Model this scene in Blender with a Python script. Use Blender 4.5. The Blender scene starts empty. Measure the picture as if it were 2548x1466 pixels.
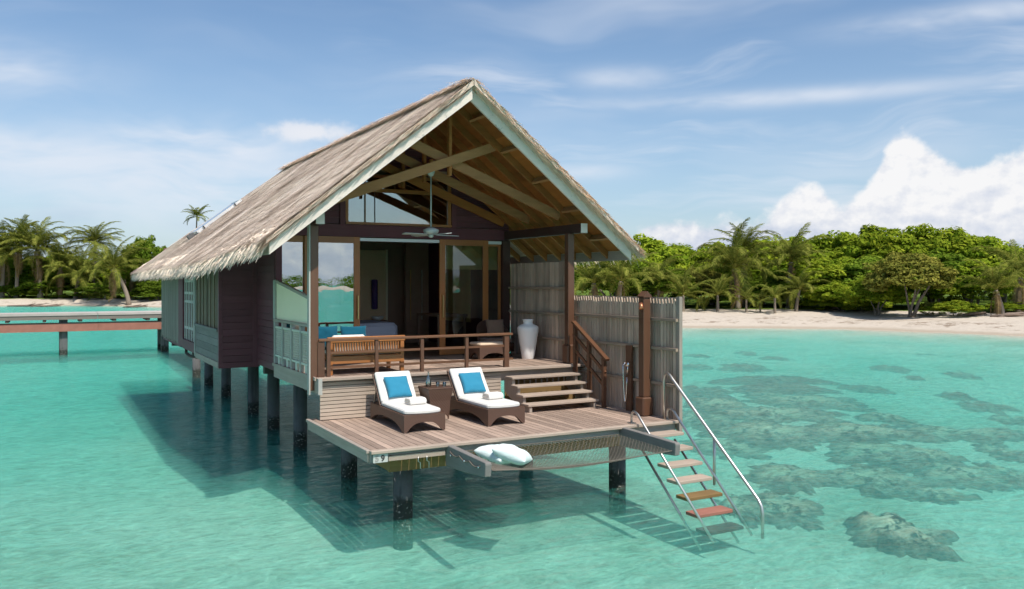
import bpy, math, random
import numpy as np
from mathutils import Matrix, Vector

R = math.radians
rng = np.random.default_rng(7)
random.seed(7)
SC = bpy.context.scene
COL = SC.collection

# ------------------------------------------------------------------ camera, sky, sun, exposure
YAW = 0.50484
FPX, Y0PX = 2107.7, 702.7
CAM = Vector((-3.589, -10.107, 3.2))
cd = bpy.data.cameras.new('camera')
cam = bpy.data.objects.new('camera', cd)
COL.objects.link(cam)
cam.location = CAM
cam.rotation_euler = (R(90), 0, -YAW)
cd.sensor_width = 36.0
cd.lens = 36.0 * FPX / 2548.0
cd.shift_y = -(733.0 - Y0PX) / 2548.0
cd.clip_start = 0.05
cd.clip_end = 8000
SC.camera = cam

SUN_TO = Vector((0.06, -0.62, 1.0)).normalized()
SUN_EL = math.asin(SUN_TO.z)
SUN_AZ = math.atan2(SUN_TO.x, SUN_TO.y)
ld = bpy.data.lights.new('sun', 'SUN')
ld.energy = 3.9
ld.angle = R(0.53)
ld.color = (1.0, 0.95, 0.87)
sun = bpy.data.objects.new('sun', ld)
COL.objects.link(sun)
sun.location = (0, 0, 60)
sun.rotation_euler = SUN_TO.to_track_quat('Z', 'Y').to_euler()

SC.view_settings.view_transform = 'Standard'
SC.view_settings.look = 'None'
SC.view_settings.exposure = 0.3
SC.view_settings.gamma = 1.0
SC.view_settings.use_curve_mapping = False
SC.render.engine = 'CYCLES'
SC.cycles.use_denoising = True
SC.cycles.use_adaptive_sampling = True
SC.cycles.adaptive_threshold = 0.03
SC.cycles.max_bounces = 8
SC.cycles.diffuse_bounces = 3
SC.cycles.glossy_bounces = 4
SC.cycles.transmission_bounces = 4
SC.cycles.transparent_max_bounces = 16
SC.cycles.volume_bounces = 1
SC.cycles.caustics_reflective = False
SC.cycles.caustics_refractive = False
SC.cycles.sample_clamp_indirect = 6.0


class NG:
    """small node-graph helper"""
    def __init__(s, tree):
        s.t = tree
        s.n = tree.nodes
        s.l = tree.links

    def node(s, typ, ins=None, **attrs):
        nd = s.n.new(typ)
        for k, v in attrs.items():
            setattr(nd, k, v)
        for k, v in (ins or {}).items():
            s.set(nd.inputs[k], v)
        return nd

    def set(s, sock, v):
        if isinstance(v, bpy.types.NodeSocket):
            s.l.new(v, sock)
        elif isinstance(v, (tuple, list)) and len(v) == 3 and sock.type == 'RGBA':
            sock.default_value = (*v, 1)
        else:
            sock.default_value = v

    def math(s, op, a, b=0.0, c=None, clamp=False):
        nd = s.node('ShaderNodeMath', {0: a, 1: b}, operation=op, use_clamp=clamp)
        if c is not None:
            s.set(nd.inputs[2], c)
        return nd.outputs[0]

    def mix(s, f, a, b):
        nd = s.n.new('ShaderNodeMix')
        nd.data_type = 'RGBA'
        s.set(nd.inputs[0], f)
        s.set(nd.inputs[6], a)
        s.set(nd.inputs[7], b)
        return nd.outputs[2]

    def mul(s, a, b):
        nd = s.n.new('ShaderNodeMix')
        nd.data_type = 'RGBA'
        nd.blend_type = 'MULTIPLY'
        nd.inputs[0].default_value = 1
        s.set(nd.inputs[6], a)
        s.set(nd.inputs[7], b)
        return nd.outputs[2]

    def noise(s, vec, scale, detail=4, rough=0.55, dist=0.0):
        nd = s.node('ShaderNodeTexNoise', {'Scale': scale, 'Detail': detail, 'Roughness': rough, 'Distortion': dist})
        if vec is not None:
            s.l.new(vec, nd.inputs['Vector'])
        return nd.outputs['Fac']

    def ramp(s, f, stops):
        nd = s.n.new('ShaderNodeValToRGB')
        s.set(nd.inputs[0], f)
        el = nd.color_ramp.elements
        while len(el) > 1:
            el.remove(el[0])
        el[0].position = stops[0][0]
        for p, c in stops[1:]:
            el.new(p)
        for e, (p, c) in zip(el, stops):
            e.color = (*c, 1) if not isinstance(c, (int, float)) else (c, c, c, 1)
        return nd.outputs[0]

    def sstep(s, f, lo, hi):
        nd = s.node('ShaderNodeMapRange', {0: f, 1: lo, 2: hi, 3: 0.0, 4: 1.0}, interpolation_type='SMOOTHSTEP')
        return nd.outputs[0]

    def mapping(s, vec, scale=(1, 1, 1), rot=(0, 0, 0), loc=(0, 0, 0)):
        nd = s.node('ShaderNodeMapping', {'Scale': scale, 'Rotation': rot, 'Location': loc})
        s.l.new(vec, nd.inputs['Vector'])
        return nd.outputs[0]

    def xyz(s, x, y, z=0.0):
        return s.node('ShaderNodeCombineXYZ', {0: x, 1: y, 2: z}).outputs[0]

    def vadd(s, a, b):
        return s.node('ShaderNodeVectorMath', {0: a, 1: b}, operation='ADD').outputs[0]


def lin(r, g, b):
    f = lambda c: (c / 255 / 12.92) if c / 255 <= 0.04045 else ((c / 255 + 0.055) / 1.055) ** 2.4
    return (f(r), f(g), f(b))


# ---- world: Nishita sky with cirrus, veil and cumulus clouds
W = bpy.data.worlds.new('World')
SC.world = W
W.use_nodes = True
W.cycles.sampling_method = 'MANUAL'
W.cycles.sample_map_resolution = 256
g = NG(W.node_tree)
g.n.clear()
sky = g.node('ShaderNodeTexSky', sky_type='NISHITA', sun_disc=False)
sky.sun_elevation = SUN_EL
sky.sun_rotation = SUN_AZ
sky.altitude = 0
sky.air_density = 1.0
sky.dust_density = 1.1
sky.ozone_density = 1.2
tc = g.node('ShaderNodeTexCoord')
dirv = g.mapping(tc.outputs['Generated'], rot=(0, 0, YAW))
sep = g.node('ShaderNodeSeparateXYZ', {0: dirv})
dx, dy, dz = sep.outputs
az = g.math('ARCTAN2', dx, dy)              # 0 straight out to sea between the islands, positive to the right
el = g.math('ARCSINE', dz)
P = g.xyz(az, el)
# cirrus: long streaks that fan to the upper right
warp = g.noise(g.mapping(P, scale=(3, 5, 1)), 1.0, 3, 0.5)
wv = g.xyz(g.math('MULTIPLY', g.math('SUBTRACT', warp, 0.5), 0.10), g.math('MULTIPLY', g.math('SUBTRACT', warp, 0.5), 0.14))
Pw = g.vadd(P, wv)
c1 = g.noise(g.mapping(Pw, scale=(2.2, 15, 1), rot=(0, 0, R(-14)), loc=(0.3, 2.1, 0)), 1.0, 5, 0.58)
c2 = g.noise(g.mapping(Pw, scale=(1.6, 9, 1), rot=(0, 0, R(7)), loc=(3.7, 0.4, 0)), 1.0, 4, 0.55)
reg = g.noise(g.mapping(P, scale=(2.4, 3.4, 1), loc=(1.9, 0.6, 0)), 1.0, 2, 0.5)
right = g.sstep(az, -0.35, 0.25)
ci = g.math('MULTIPLY', g.sstep(c1, 0.47, 0.72), g.sstep(reg, 0.33, 0.58))
ci = g.math('MULTIPLY', ci, g.math('MULTIPLY_ADD', right, 0.75, 0.25))
ci2 = g.math('MULTIPLY', g.sstep(c2, 0.45, 0.78), 0.6)
ci = g.math('MAXIMUM', ci, g.math('MULTIPLY', ci2, g.math('MULTIPLY_ADD', right, 0.6, 0.4)))
cirrus = g.math('MULTIPLY', ci, 0.80)


def blob(a0, e0, ra, re):
    a = g.math('DIVIDE', g.math('SUBTRACT', az, a0), ra)
    e = g.math('DIVIDE', g.math('SUBTRACT', el, e0), re)
    d = g.math('ADD', g.math('MULTIPLY', a, a), g.math('MULTIPLY', e, e))
    return g.math('POWER', 2.718, g.math('MULTIPLY', d, -1.0))


# soft milky veils low on the left, and a few drawn-out streak clouds
vn = g.noise(g.mapping(Pw, scale=(5, 18, 1), loc=(0.7, 1.2, 0)), 1.0, 4, 0.6)
veil = blob(-0.36, 0.105, 0.22, 0.050)
for b in ((-0.56, 0.215, 0.10, 0.024), (-0.60, 0.135, 0.12, 0.022), (-0.34, 0.158, 0.10, 0.02)):
    veil = g.math('ADD', veil, blob(*b))
for b in ((0.30, 0.205, 0.22, 0.009), (0.13, 0.235, 0.05, 0.012), (0.49, 0.27, 0.11, 0.012), (0.07, 0.13, 0.06, 0.010)):
    veil = g.math('ADD', veil, g.math('MULTIPLY', blob(*b), 0.9))
veil = g.math('MULTIPLY', veil, g.math('MULTIPLY', g.sstep(vn, 0.22, 0.68), 0.85), clamp=True)
# cumulus banks: top height follows the azimuth, ragged by billow noise
bn = g.noise(g.mapping(P, scale=(34, 40, 1)), 1.0, 6, 0.55)
bn2 = g.noise(g.mapping(P, scale=(11, 13, 1), loc=(4.0, 1.0, 0)), 1.0, 3, 0.5)
prof = g.node('ShaderNodeFloatCurve', {1: g.node('ShaderNodeMapRange', {0: az, 1: -0.07, 2: 0.73, 3: 0.0, 4: 1.0}).outputs[0]})
pts = [(0.0, 0.0), (0.235, 0.02), (0.28, 0.086), (0.36, 0.096), (0.42, 0.100), (0.455, 0.108), (0.48, 0.140), (0.52, 0.150), (0.55, 0.12),
       (0.592, 0.16), (0.625, 0.215), (0.665, 0.195), (0.71, 0.17), (0.75, 0.185), (0.80, 0.205), (0.9, 0.13), (1.0, 0.1)]
cv = prof.mapping.curves[0]
cv.points[0].location = pts[0]
cv.points[1].location = pts[-1]
for p in pts[1:-1]:
    cv.points.new(*p)
prof.mapping.update()
topel = g.math('MULTIPLY', prof.outputs[0], 0.745)
rag = g.math('ADD', g.math('MULTIPLY', g.math('SUBTRACT', bn, 0.5), 0.038), g.math('MULTIPLY', g.math('SUBTRACT', bn2, 0.5), 0.03))
inside = g.math('SUBTRACT', g.math('ADD', topel, rag), el)
cum = g.math('MULTIPLY', g.sstep(inside, -0.003, 0.013), g.sstep(topel, 0.012, 0.03))
# one small puff over the roof's left slope
puff = g.math('SUBTRACT', g.math('ADD', blob(-0.235, 0.172, 0.055, 0.013), g.math('MULTIPLY', g.math('SUBTRACT', bn, 0.5), 1.4)), 0.42)
puff = g.math('MULTIPLY', g.sstep(puff, -0.15, 0.45), blob(-0.235, 0.170, 0.085, 0.022))
puff = g.math('MULTIPLY', puff, 0.9, clamp=True)
grey = g.math('MULTIPLY', g.math('ADD', blob(-0.49, 0.066, 0.055, 0.014), blob(-0.335, 0.062, 0.04, 0.007)), g.sstep(bn2, 0.3, 0.6))
# shading of the cumulus: lit crowns, cooler hollows and bases
lit = g.noise(g.mapping(P, scale=(34, 40, 1), loc=(0.16, -0.3, 0)), 1.0, 6, 0.55)
sh = g.math('ADD', g.math('MULTIPLY', g.math('SUBTRACT', bn, lit), 2.2), g.math('MULTIPLY', g.math('SUBTRACT', bn2, 0.45), 0.9))
sh = g.math('ADD', sh, g.sstep(el, 0.015, 0.11), clamp=True)
ccol = g.mix(sh, (4.7, 5.2, 6.3), (7.7, 7.65, 7.7))
hz = g.math('SUBTRACT', 1.0, g.sstep(el, 0.0, 0.34))
skyc = g.mul(sky.outputs[0], (0.94, 1.06, 1.14))
base = g.mix(g.math('MULTIPLY', hz, 0.36), skyc, (4.5, 5.6, 7.0))
thin = g.math('MAXIMUM', cirrus, veil, clamp=True)
base = g.mix(thin, base, (6.4, 6.8, 7.5))
base = g.mix(g.math('MULTIPLY', grey, 0.4, clamp=True), base, (3.9, 4.7, 6.2))
base = g.mix(puff, base, (6.9, 7.0, 7.4))
base = g.mix(g.math('MULTIPLY', cum, 0.96), base, ccol)
bg = g.node('ShaderNodeBackground', {'Color': base, 'Strength': 0.1})
wo = g.node('ShaderNodeOutputWorld')
g.l.new(bg.outputs[0], wo.inputs[0])

# ------------------------------------------------------------------ mesh and scene-graph helpers
WM = {}


class MB:
    """collects faces; build() links them as ONE mesh object"""
    def __init__(s):
        s.v, s.f = [], []

    def add(s, vs, fs):
        o = len(s.v)
        s.v += [tuple(v) for v in vs]
        s.f += [tuple(i + o for i in f) for f in fs]
        return s

    def box(s, x0, x1, y0, y1, z0, z1, m=None):
        vs = [Vector(p) for p in ((x0, y0, z0), (x1, y0, z0), (x1, y1, z0), (x0, y1, z0), (x0, y0, z1), (x1, y0, z1), (x1, y1, z1), (x0, y1, z1))]
        if m is not None:
            vs = [m @ v for v in vs]
        return s.add(vs, [(0, 3, 2, 1), (4, 5, 6, 7), (0, 1, 5, 4), (1, 2, 6, 5), (2, 3, 7, 6), (3, 0, 4, 7)])

    def beam(s, a, b, w, h, up=(0, 0, 1)):
        a, b, up = Vector(a), Vector(b), Vector(up)
        d = (b - a).normalized()
        r = d.cross(up).normalized()
        u = r.cross(d)
        vs = []
        for p in (a, b):
            for i, j in ((-1, -1), (1, -1), (1, 1), (-1, 1)):
                vs.append(p + r * (i * w / 2) + u * (j * h / 2))
        return s.add(vs, [(0, 1, 2, 3), (7, 6, 5, 4), (0, 4, 5, 1), (1, 5, 6, 2), (2, 6, 7, 3), (3, 7, 4, 0)])

    def tube(s, pts, r, n=8, caps=True):
        pts = [Vector(p) for p in pts]
        rs = r if isinstance(r, (list, tuple)) else [r] * len(pts)
        vs, fs = [], []
        prev = None
        for i, p in enumerate(pts):
            d = (pts[min(i + 1, len(pts) - 1)] - pts[max(i - 1, 0)]).normalized()
            if prev is None:
                a = Vector((0, 0, 1)) if abs(d.z) < 0.9 else Vector((1, 0, 0))
                prev = d.cross(a).normalized()
            u = (prev - d * prev.dot(d)).normalized()
            prev = u
            w = d.cross(u)
            for k in range(n):
                t = 2 * math.pi * k / n
                vs.append(p + (u * math.cos(t) + w * math.sin(t)) * rs[i])
        for i in range(len(pts) - 1):
            for k in range(n):
                fs.append((i * n + k, i * n + (k + 1) % n, (i + 1) * n + (k + 1) % n, (i + 1) * n + k))
        if caps:
            fs.append(tuple(range(n))[::-1])
            fs.append(tuple((len(pts) - 1) * n + k for k in range(n)))
        return s.add(vs, fs)

    def lathe(s, prof, n=24, c=(0, 0, 0)):
        vs, fs = [], []
        for r, z in prof:
            for k in range(n):
                t = 2 * math.pi * k / n
                vs.append((c[0] + r * math.cos(t), c[1] + r * math.sin(t), c[2] + z))
        for i in range(len(prof) - 1):
            for k in range(n):
                fs.append((i * n + k, i * n + (k + 1) % n, (i + 1) * n + (k + 1) % n, (i + 1) * n + k))
        fs.append(tuple(range(n))[::-1])
        fs.append(tuple((len(prof) - 1) * n + k for k in range(n)))
        return s.add(vs, fs)

    def prism(s, poly, axis, a0, a1):
        """poly: 2-D points in the plane across `axis`"""
        n = len(poly)
        mk = {'X': lambda p, a: (a, p[0], p[1]), 'Y': lambda p, a: (p[0], a, p[1]), 'Z': lambda p, a: (p[0], p[1], a)}[axis]
        vs = [mk(p, a0) for p in poly] + [mk(p, a1) for p in poly]
        fs = [tuple(range(n))[::-1], tuple(range(n, 2 * n))] + [(i, (i + 1) % n, n + (i + 1) % n, n + i) for i in range(n)]
        return s.add(vs, fs)

    def build(s, name, mat, parent=None, smooth=False, bevel=0.0, sub=0, local=False):
        me = bpy.data.meshes.new(name)
        me.from_pydata(s.v, [], s.f)
        return link(name, me, mat, parent, smooth, bevel, sub, local)


def fix_normals(me):
    import bmesh
    bm = bmesh.new()
    bm.from_mesh(me)
    bmesh.ops.recalc_face_normals(bm, faces=bm.faces)
    bm.to_mesh(me)
    bm.free()


def link(name, me, mat, parent=None, smooth=False, bevel=0.0, sub=0, local=False, loc=None, fix=True):
    if fix and len(me.polygons) < 60000:
        fix_normals(me)
    if mat is not None and not me.materials:
        me.materials.append(mat)
    if smooth:
        me.polygons.foreach_set('use_smooth', [True] * len(me.polygons))
    o = bpy.data.objects.new(name, me)
    COL.objects.link(o)
    if loc is not None:
        o.location = loc
    if bevel:
        b = o.modifiers.new('bevel', 'BEVEL')
        b.width = bevel
        b.segments = 1
        b.limit_method = 'ANGLE'
    if sub:
        b = o.modifiers.new('sub', 'SUBSURF')
        b.levels = b.render_levels = sub
    adopt(o, parent, local)
    return o


def adopt(o, parent, local=False):
    basis = Matrix.Translation(o.location) @ o.rotation_euler.to_matrix().to_4x4()
    if parent is not None:
        o.parent = parent
        if not local:
            o.matrix_parent_inverse = WM[parent.name].inverted()
            WM[o.name] = basis
        else:
            WM[o.name] = WM[parent.name] @ basis
    else:
        WM[o.name] = basis


def thing(name, label, cat, loc=(0, 0, 0), rz=0.0, group=None):
    o = bpy.data.objects.new(name, None)
    COL.objects.link(o)
    o.empty_display_size = 0.2
    o.location = loc
    o.rotation_euler = (0, 0, rz)
    WM[o.name] = Matrix.Translation(loc) @ Matrix.Rotation(rz, 4, 'Z')
    return tag(o, label, cat, group)


def tag(o, label=None, cat=None, group=None, kind=None):
    if label:
        o['label'] = label
    if cat:
        o['category'] = cat
    if group:
        o['group'] = group
    if kind:
        o['kind'] = kind
    return o


BOXES = {}


def bx(name, x0, x1, y0, y1, z0, z1, mat, parent, bevel=0.0, local=False):
    """a box piece in world (or local) coordinates; alike boxes share mesh data"""
    sx, sy, sz = x1 - x0, y1 - y0, z1 - z0
    key = (round(sx, 4), round(sy, 4), round(sz, 4), mat.name)
    me = BOXES.get(key)
    if me is None:
        me = bpy.data.meshes.new(name)
        m = MB().box(-sx / 2, sx / 2, -sy / 2, sy / 2, -sz / 2, sz / 2)
        me.from_pydata(m.v, [], m.f)
        me.materials.append(mat)
        BOXES[key] = me
    o = bpy.data.objects.new(name, me)
    COL.objects.link(o)
    o.location = ((x0 + x1) / 2, (y0 + y1) / 2, (z0 + z1) / 2)
    if bevel:
        b = o.modifiers.new('bevel', 'BEVEL')
        b.width = bevel
        b.segments = 1
    adopt(o, parent, local)
    return o


def copy_tree(o, parent=None):
    c = o.copy()
    COL.objects.link(c)
    c.parent = parent
    if parent is not None:
        c.matrix_parent_inverse = o.matrix_parent_inverse.copy()
    for ch in list(o.children):
        copy_tree(ch, c)
    return c


def big_mesh(name, verts, quads, attr=None):
    """verts (n,3), quads (m,4) numpy -> mesh, optional per-vertex float attribute 'tint'"""
    me = bpy.data.meshes.new(name)
    k = quads.shape[1]
    me.vertices.add(len(verts))
    me.vertices.foreach_set('co', np.ascontiguousarray(verts, dtype=np.float32).ravel())
    me.loops.add(quads.size)
    me.loops.foreach_set('vertex_index', np.ascontiguousarray(quads, dtype=np.int32).ravel())
    me.polygons.add(len(quads))
    me.polygons.foreach_set('loop_start', np.arange(0, quads.size, k, dtype=np.int32))
    me.polygons.foreach_set('loop_total', np.full(len(quads), k, dtype=np.int32))
    me.update(calc_edges=True)
    if attr is not None:
        a = me.attributes.new('tint', 'FLOAT', 'POINT')
        a.data.foreach_set('value', np.ascontiguousarray(attr, dtype=np.float32))
    return me


def spot(u, dep, z=0.0):
    """ground point seen at column u (of 2548) at depth dep from the photographer's place"""
    a = (u - 1274) / FPX
    s, c = math.sin(YAW), math.cos(YAW)
    return Vector((CAM.x + dep * (s + a * c), CAM.y + dep * (c - a * s), z))


# ------------------------------------------------------------------ materials
def mat(name):
    m = bpy.data.materials.new(name)
    m.use_nodes = True
    gg = NG(m.node_tree)
    gg.n.clear()
    out = gg.node('ShaderNodeOutputMaterial')
    return m, gg, out


def pbsdf(gg, out, **ins):
    p = gg.node('ShaderNodeBsdfPrincipled', {k.replace('_', ' '): v for k, v in ins.items()})
    gg.l.new(p.outputs[0], out.inputs[0])
    return p


def bump(gg, h, strength=0.3, dist=0.01):
    return gg.node('ShaderNodeBump', {'Height': h, 'Strength': strength, 'Distance': dist}).outputs[0]


def plain(name, col, rough=0.6, metal=0.0, var=0.12, scale=6.0, bmp=0.0, spec=0.5):
    m, gg, out = mat(name)
    t = gg.node('ShaderNodeTexCoord').outputs['Object']
    n = gg.noise(t, scale, 5, 0.6)
    c = gg.mix(n, tuple(x * (1 - var) for x in col), tuple(min(1, x * (1 + var)) for x in col))
    kw = dict(Base_Color=c, Roughness=rough, Metallic=metal)
    p = pbsdf(gg, out, **kw)
    p.inputs['Specular IOR Level'].default_value = spec
    if bmp:
        gg.l.new(bump(gg, gg.noise(t, scale * 6, 4), bmp), p.inputs['Normal'])
    return m


def wood(name, col, axis, dark=0.55, rough=0.75, rand=0.35, grain=1.0, peel=None, spec=0.3):
    """grain runs along axis; every piece gets its own tone and grain offset"""
    m, gg, out = mat(name)
    t = gg.node('ShaderNodeTexCoord').outputs['Object']
    oi = gg.node('ShaderNodeObjectInfo')
    off = gg.math('MULTIPLY', oi.outputs['Random'], 37.0)
    v = gg.vadd(t, gg.xyz(off, off, off))
    s = {'X': (1.2, 26, 26), 'Y': (26, 1.2, 26), 'Z': (26, 26, 1.2)}[axis]
    n1 = gg.noise(gg.mapping(v, scale=tuple(q * grain for q in s)), 1.0, 6, 0.65)
    n2 = gg.noise(v, 2.2, 3, 0.5)
    f = gg.math('MULTIPLY_ADD', n1, 0.9, gg.math('MULTIPLY_ADD', n2, 0.7, -0.3), clamp=True)
    c = gg.mix(f, tuple(x * dark for x in col), tuple(min(1, x * 1.25) for x in col))
    tone = gg.math('MULTIPLY_ADD', oi.outputs['Random'], rand, 1 - rand / 2)
    c = gg.mul(c, gg.node('ShaderNodeCombineColor', {0: tone, 1: tone, 2: tone}).outputs[0])
    if peel:
        pn = gg.math('MULTIPLY', gg.sstep(gg.noise(v, 4.0, 7, 0.75), 0.55, 0.66), 0.7)
        c = gg.mix(pn, c, peel)
    p = pbsdf(gg, out, Base_Color=c, Roughness=rough)
    p.inputs['Specular IOR Level'].default_value = spec
    gg.l.new(bump(gg, n1, 0.25, 0.006), p.inputs['Normal'])
    return m


M = {}
DECK = (0.42, 0.305, 0.238)
M['deck_y'] = wood('deck plank', DECK, 'Y', 0.45, 0.8, 0.6)
M['deck_x'] = wood('weathered board', (0.42, 0.33, 0.262), 'X', 0.6, 0.8, 0.25)
M['deck_z'] = wood('weathered upright', (0.36, 0.30, 0.25), 'Z', 0.6, 0.8, 0.25)
M['riser'] = wood('slatted riser', (0.50, 0.40, 0.315), 'X', 0.62, 0.8, 0.25)
M['picket'] = wood('grey picket', (0.56, 0.43, 0.33), 'Z', 0.45, 0.85, 0.55)
M['fence_rail'] = wood('fence rail', (0.36, 0.27, 0.20), 'Y', 0.6, 0.8, 0.2)
M['fascia_x'] = wood('painted fascia across', (0.40, 0.37, 0.33), 'X', 0.72, 0.7, 0.12)
M['fascia_y'] = wood('painted fascia along', (0.38, 0.315, 0.265), 'Y', 0.72, 0.7, 0.12)
M['fascia_z'] = wood('painted upright', (0.42, 0.41, 0.37), 'Z', 0.75, 0.7, 0.12)
M['barge'] = wood('barge paint', (0.70, 0.595, 0.515), 'X', 0.86, 0.65, 0.08, 0.5, peel=(0.40, 0.36, 0.31))
M['stain'] = wood('brown stained post', (0.118, 0.054, 0.029), 'Z', 0.7, 0.45, 0.2, spec=0.5)
M['stain_x'] = wood('brown stained rail', (0.150, 0.066, 0.031), 'X', 0.7, 0.45, 0.2, spec=0.5)
M['stain_y'] = wood('brown stained bar', (0.135, 0.058, 0.027), 'Y', 0.7, 0.45, 0.2, spec=0.5)
M['dark_beam'] = wood('dark brown beam', (0.060, 0.030, 0.024), 'Y', 0.7, 0.55, 0.1)
M['teak'] = wood('oiled teak frame', (0.40, 0.150, 0.040), 'Z', 0.72, 0.4, 0.15, spec=0.5)
M['teak_x'] = wood('oiled teak rail', (0.38, 0.150, 0.045), 'X', 0.72, 0.4, 0.15, spec=0.5)
M['raft'] = wood('rafter timber', (0.36, 0.14, 0.036), 'X', 0.55, 0.75, 0.35, 0.6)
M['raft_pale'] = wood('pale truss timber', (0.40, 0.195, 0.078), 'X', 0.62, 0.75, 0.2, 0.6)
M['ceil'] = wood('plywood ceiling', (0.34, 0.125, 0.028), 'Y', 0.5, 0.8, 0.5, 0.35)
M['purple'] = wood('plum painted board', (0.145, 0.052, 0.062), 'X', 0.8, 0.6, 0.2)
M['purple_y'] = wood('plum painted siding', (0.145, 0.052, 0.062), 'Y', 0.8, 0.6, 0.2)
M['greyboard'] = wood('grey board', (0.21, 0.195, 0.18), 'Y', 0.75, 0.8, 0.2)
M['greyupright'] = wood('grey green upright board', (0.30, 0.255, 0.215), 'Z', 0.7, 0.8, 0.25)
M['shutter'] = wood('brown shutter slat', (0.19, 0.135, 0.085), 'Z', 0.6, 0.7, 0.5)
M['whiteslat'] = wood('white slat', (0.60, 0.57, 0.53), 'Z', 0.85, 0.6, 0.1)
M['under'] = wood('underfloor beam', (0.25, 0.155, 0.06), 'X', 0.6, 0.8, 0.2)
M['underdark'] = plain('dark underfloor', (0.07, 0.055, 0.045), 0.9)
m, gg, out = mat('concrete pile')
geo = gg.node('ShaderNodeNewGeometry').outputs['Position']
pz = gg.node('ShaderNodeSeparateXYZ', {0: geo}).outputs[2]
n = gg.noise(geo, 3.0, 6, 0.65)
st = gg.noise(gg.mapping(geo, scale=(9, 9, 0.8)), 1.0, 4, 0.6)
c = gg.mix(n, (0.075, 0.078, 0.082), (0.165, 0.160, 0.155))
c = gg.mix(gg.math('MULTIPLY', gg.sstep(st, 0.5, 0.68), 0.55), c, (0.035, 0.036, 0.036))
tide = gg.sstep(gg.math('ADD', pz, gg.math('MULTIPLY', gg.noise(geo, 7.0, 4), -0.35)), 0.16, 0.02)
c = gg.mix(tide, c, (0.022, 0.027, 0.020))
crust = gg.math('MULTIPLY', tide, gg.sstep(gg.noise(geo, 24.0, 3), 0.58, 0.66))
c = gg.mix(crust, c, (0.24, 0.23, 0.20))
p = pbsdf(gg, out, Base_Color=c, Roughness=0.85)
gg.l.new(bump(gg, gg.noise(geo, 18.0, 5), 0.4, 0.02), p.inputs['Normal'])
M['pile'] = m
M['white'] = plain('white ceramic', (0.86, 0.84, 0.81), 0.45, 0, 0.03)
M['fanpaint'] = plain('fan enamel', (0.55, 0.58, 0.55), 0.4, 0, 0.05)
M['steel'] = plain('stainless steel', (0.58, 0.56, 0.52), 0.42, 1.0, 0.08)
M['chrome'] = plain('chrome', (0.75, 0.75, 0.76), 0.12, 1.0, 0.02)
M['copper'] = plain('copper lamp', (0.62, 0.24, 0.12), 0.35, 0.8, 0.08)
M['brass'] = plain('brass', (0.65, 0.45, 0.2), 0.3, 0.9, 0.05)
M['rope'] = plain('net cord', (0.15, 0.125, 0.10), 0.9)
M['cream'] = plain('cream panel', (0.94, 0.80, 0.58), 0.6, 0, 0.06, 1.5)
M['lattice'] = plain('pale lattice', (0.62, 0.62, 0.52), 0.7, 0, 0.08)
M['interior'] = plain('dark brown wall', (0.36, 0.22, 0.15), 0.8)
M['woven'] = plain('woven wall panel', (0.88, 0.62, 0.38), 0.8, 0, 0.2, 40, 0.3)
M['gold'] = plain('golden blind', (0.78, 0.58, 0.22), 0.7, 0, 0.15, 30)
M['floor'] = wood('dark floorboard', (0.20, 0.12, 0.075), 'Y', 0.7, 0.4, 0.3)
M['linen'] = plain('lavender white linen', (0.66, 0.66, 0.76), 0.8, 0, 0.05)
M['purplelamp'] = plain('violet lamp', (0.10, 0.05, 0.20), 0.5, 0, 0.7, 25)
M['redbeam'] = plain('rusty red beam', (0.33, 0.135, 0.095), 0.85, 0, 0.3, 4, 0.2)
M['jetty'] = wood('jetty plank', (0.47, 0.41, 0.37), 'X', 0.7, 0.8, 0.15)
M['jetty_edge'] = plain('jetty edge', (0.20, 0.165, 0.14), 0.85, 0, 0.15, 4)
M['plate'] = plain('number plate', (0.50, 0.50, 0.46), 0.7, 0, 0.12, 8)
M['ink'] = plain('dark digit', (0.06, 0.055, 0.05), 0.8, 0, 0.3, 20)
M['fadedink'] = plain('faded digit', (0.30, 0.29, 0.26), 0.8, 0, 0.3, 20)
M['panelglass'] = plain('solar panel', (0.13, 0.17, 0.25), 0.15, 0, 0.05)
M['aluminium'] = plain('white aluminium', (0.72, 0.72, 0.72), 0.4, 0.2, 0.04)
M['driftwood'] = plain('driftwood', (0.20, 0.145, 0.11), 0.9, 0, 0.35, 4, 0.3)


def fabric(name, col, scale=260.0, var=0.06):
    m, gg, out = mat(name)
    t = gg.node('ShaderNodeTexCoord').outputs['Object']
    n = gg.noise(t, 5.0, 4, 0.55)
    c = gg.mix(n, tuple(x * (1 - var) for x in col), tuple(min(1, x * (1 + var)) for x in col))
    p = pbsdf(gg, out, Base_Color=c, Roughness=0.9, Sheen_Weight=0.15)
    p.inputs['Specular IOR Level'].default_value = 0.15
    h = gg.math('ADD', gg.math('MULTIPLY', gg.noise(t, 9.0, 3), 1.0), gg.math('MULTIPLY', gg.noise(t, scale, 2), 0.06))
    gg.l.new(bump(gg, h, 0.35, 0.03), p.inputs['Normal'])
    return m


M['cushion'] = fabric('white cushion', (0.70, 0.675, 0.63))
M['towel'] = fabric('towel', (0.74, 0.71, 0.67))
M['blue'] = fabric('turquoise blue cushion', (0.032, 0.22, 0.345))
M['teal'] = fabric('deep teal cushion', (0.006, 0.085, 0.135))
M['mint'] = fabric('pale mint pillow', (0.70, 0.80, 0.765))
M['tan'] = fabric('tan cushion', (0.23, 0.145, 0.10))
M['peach'] = fabric('peach cushion', (0.66, 0.50, 0.36))

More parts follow.
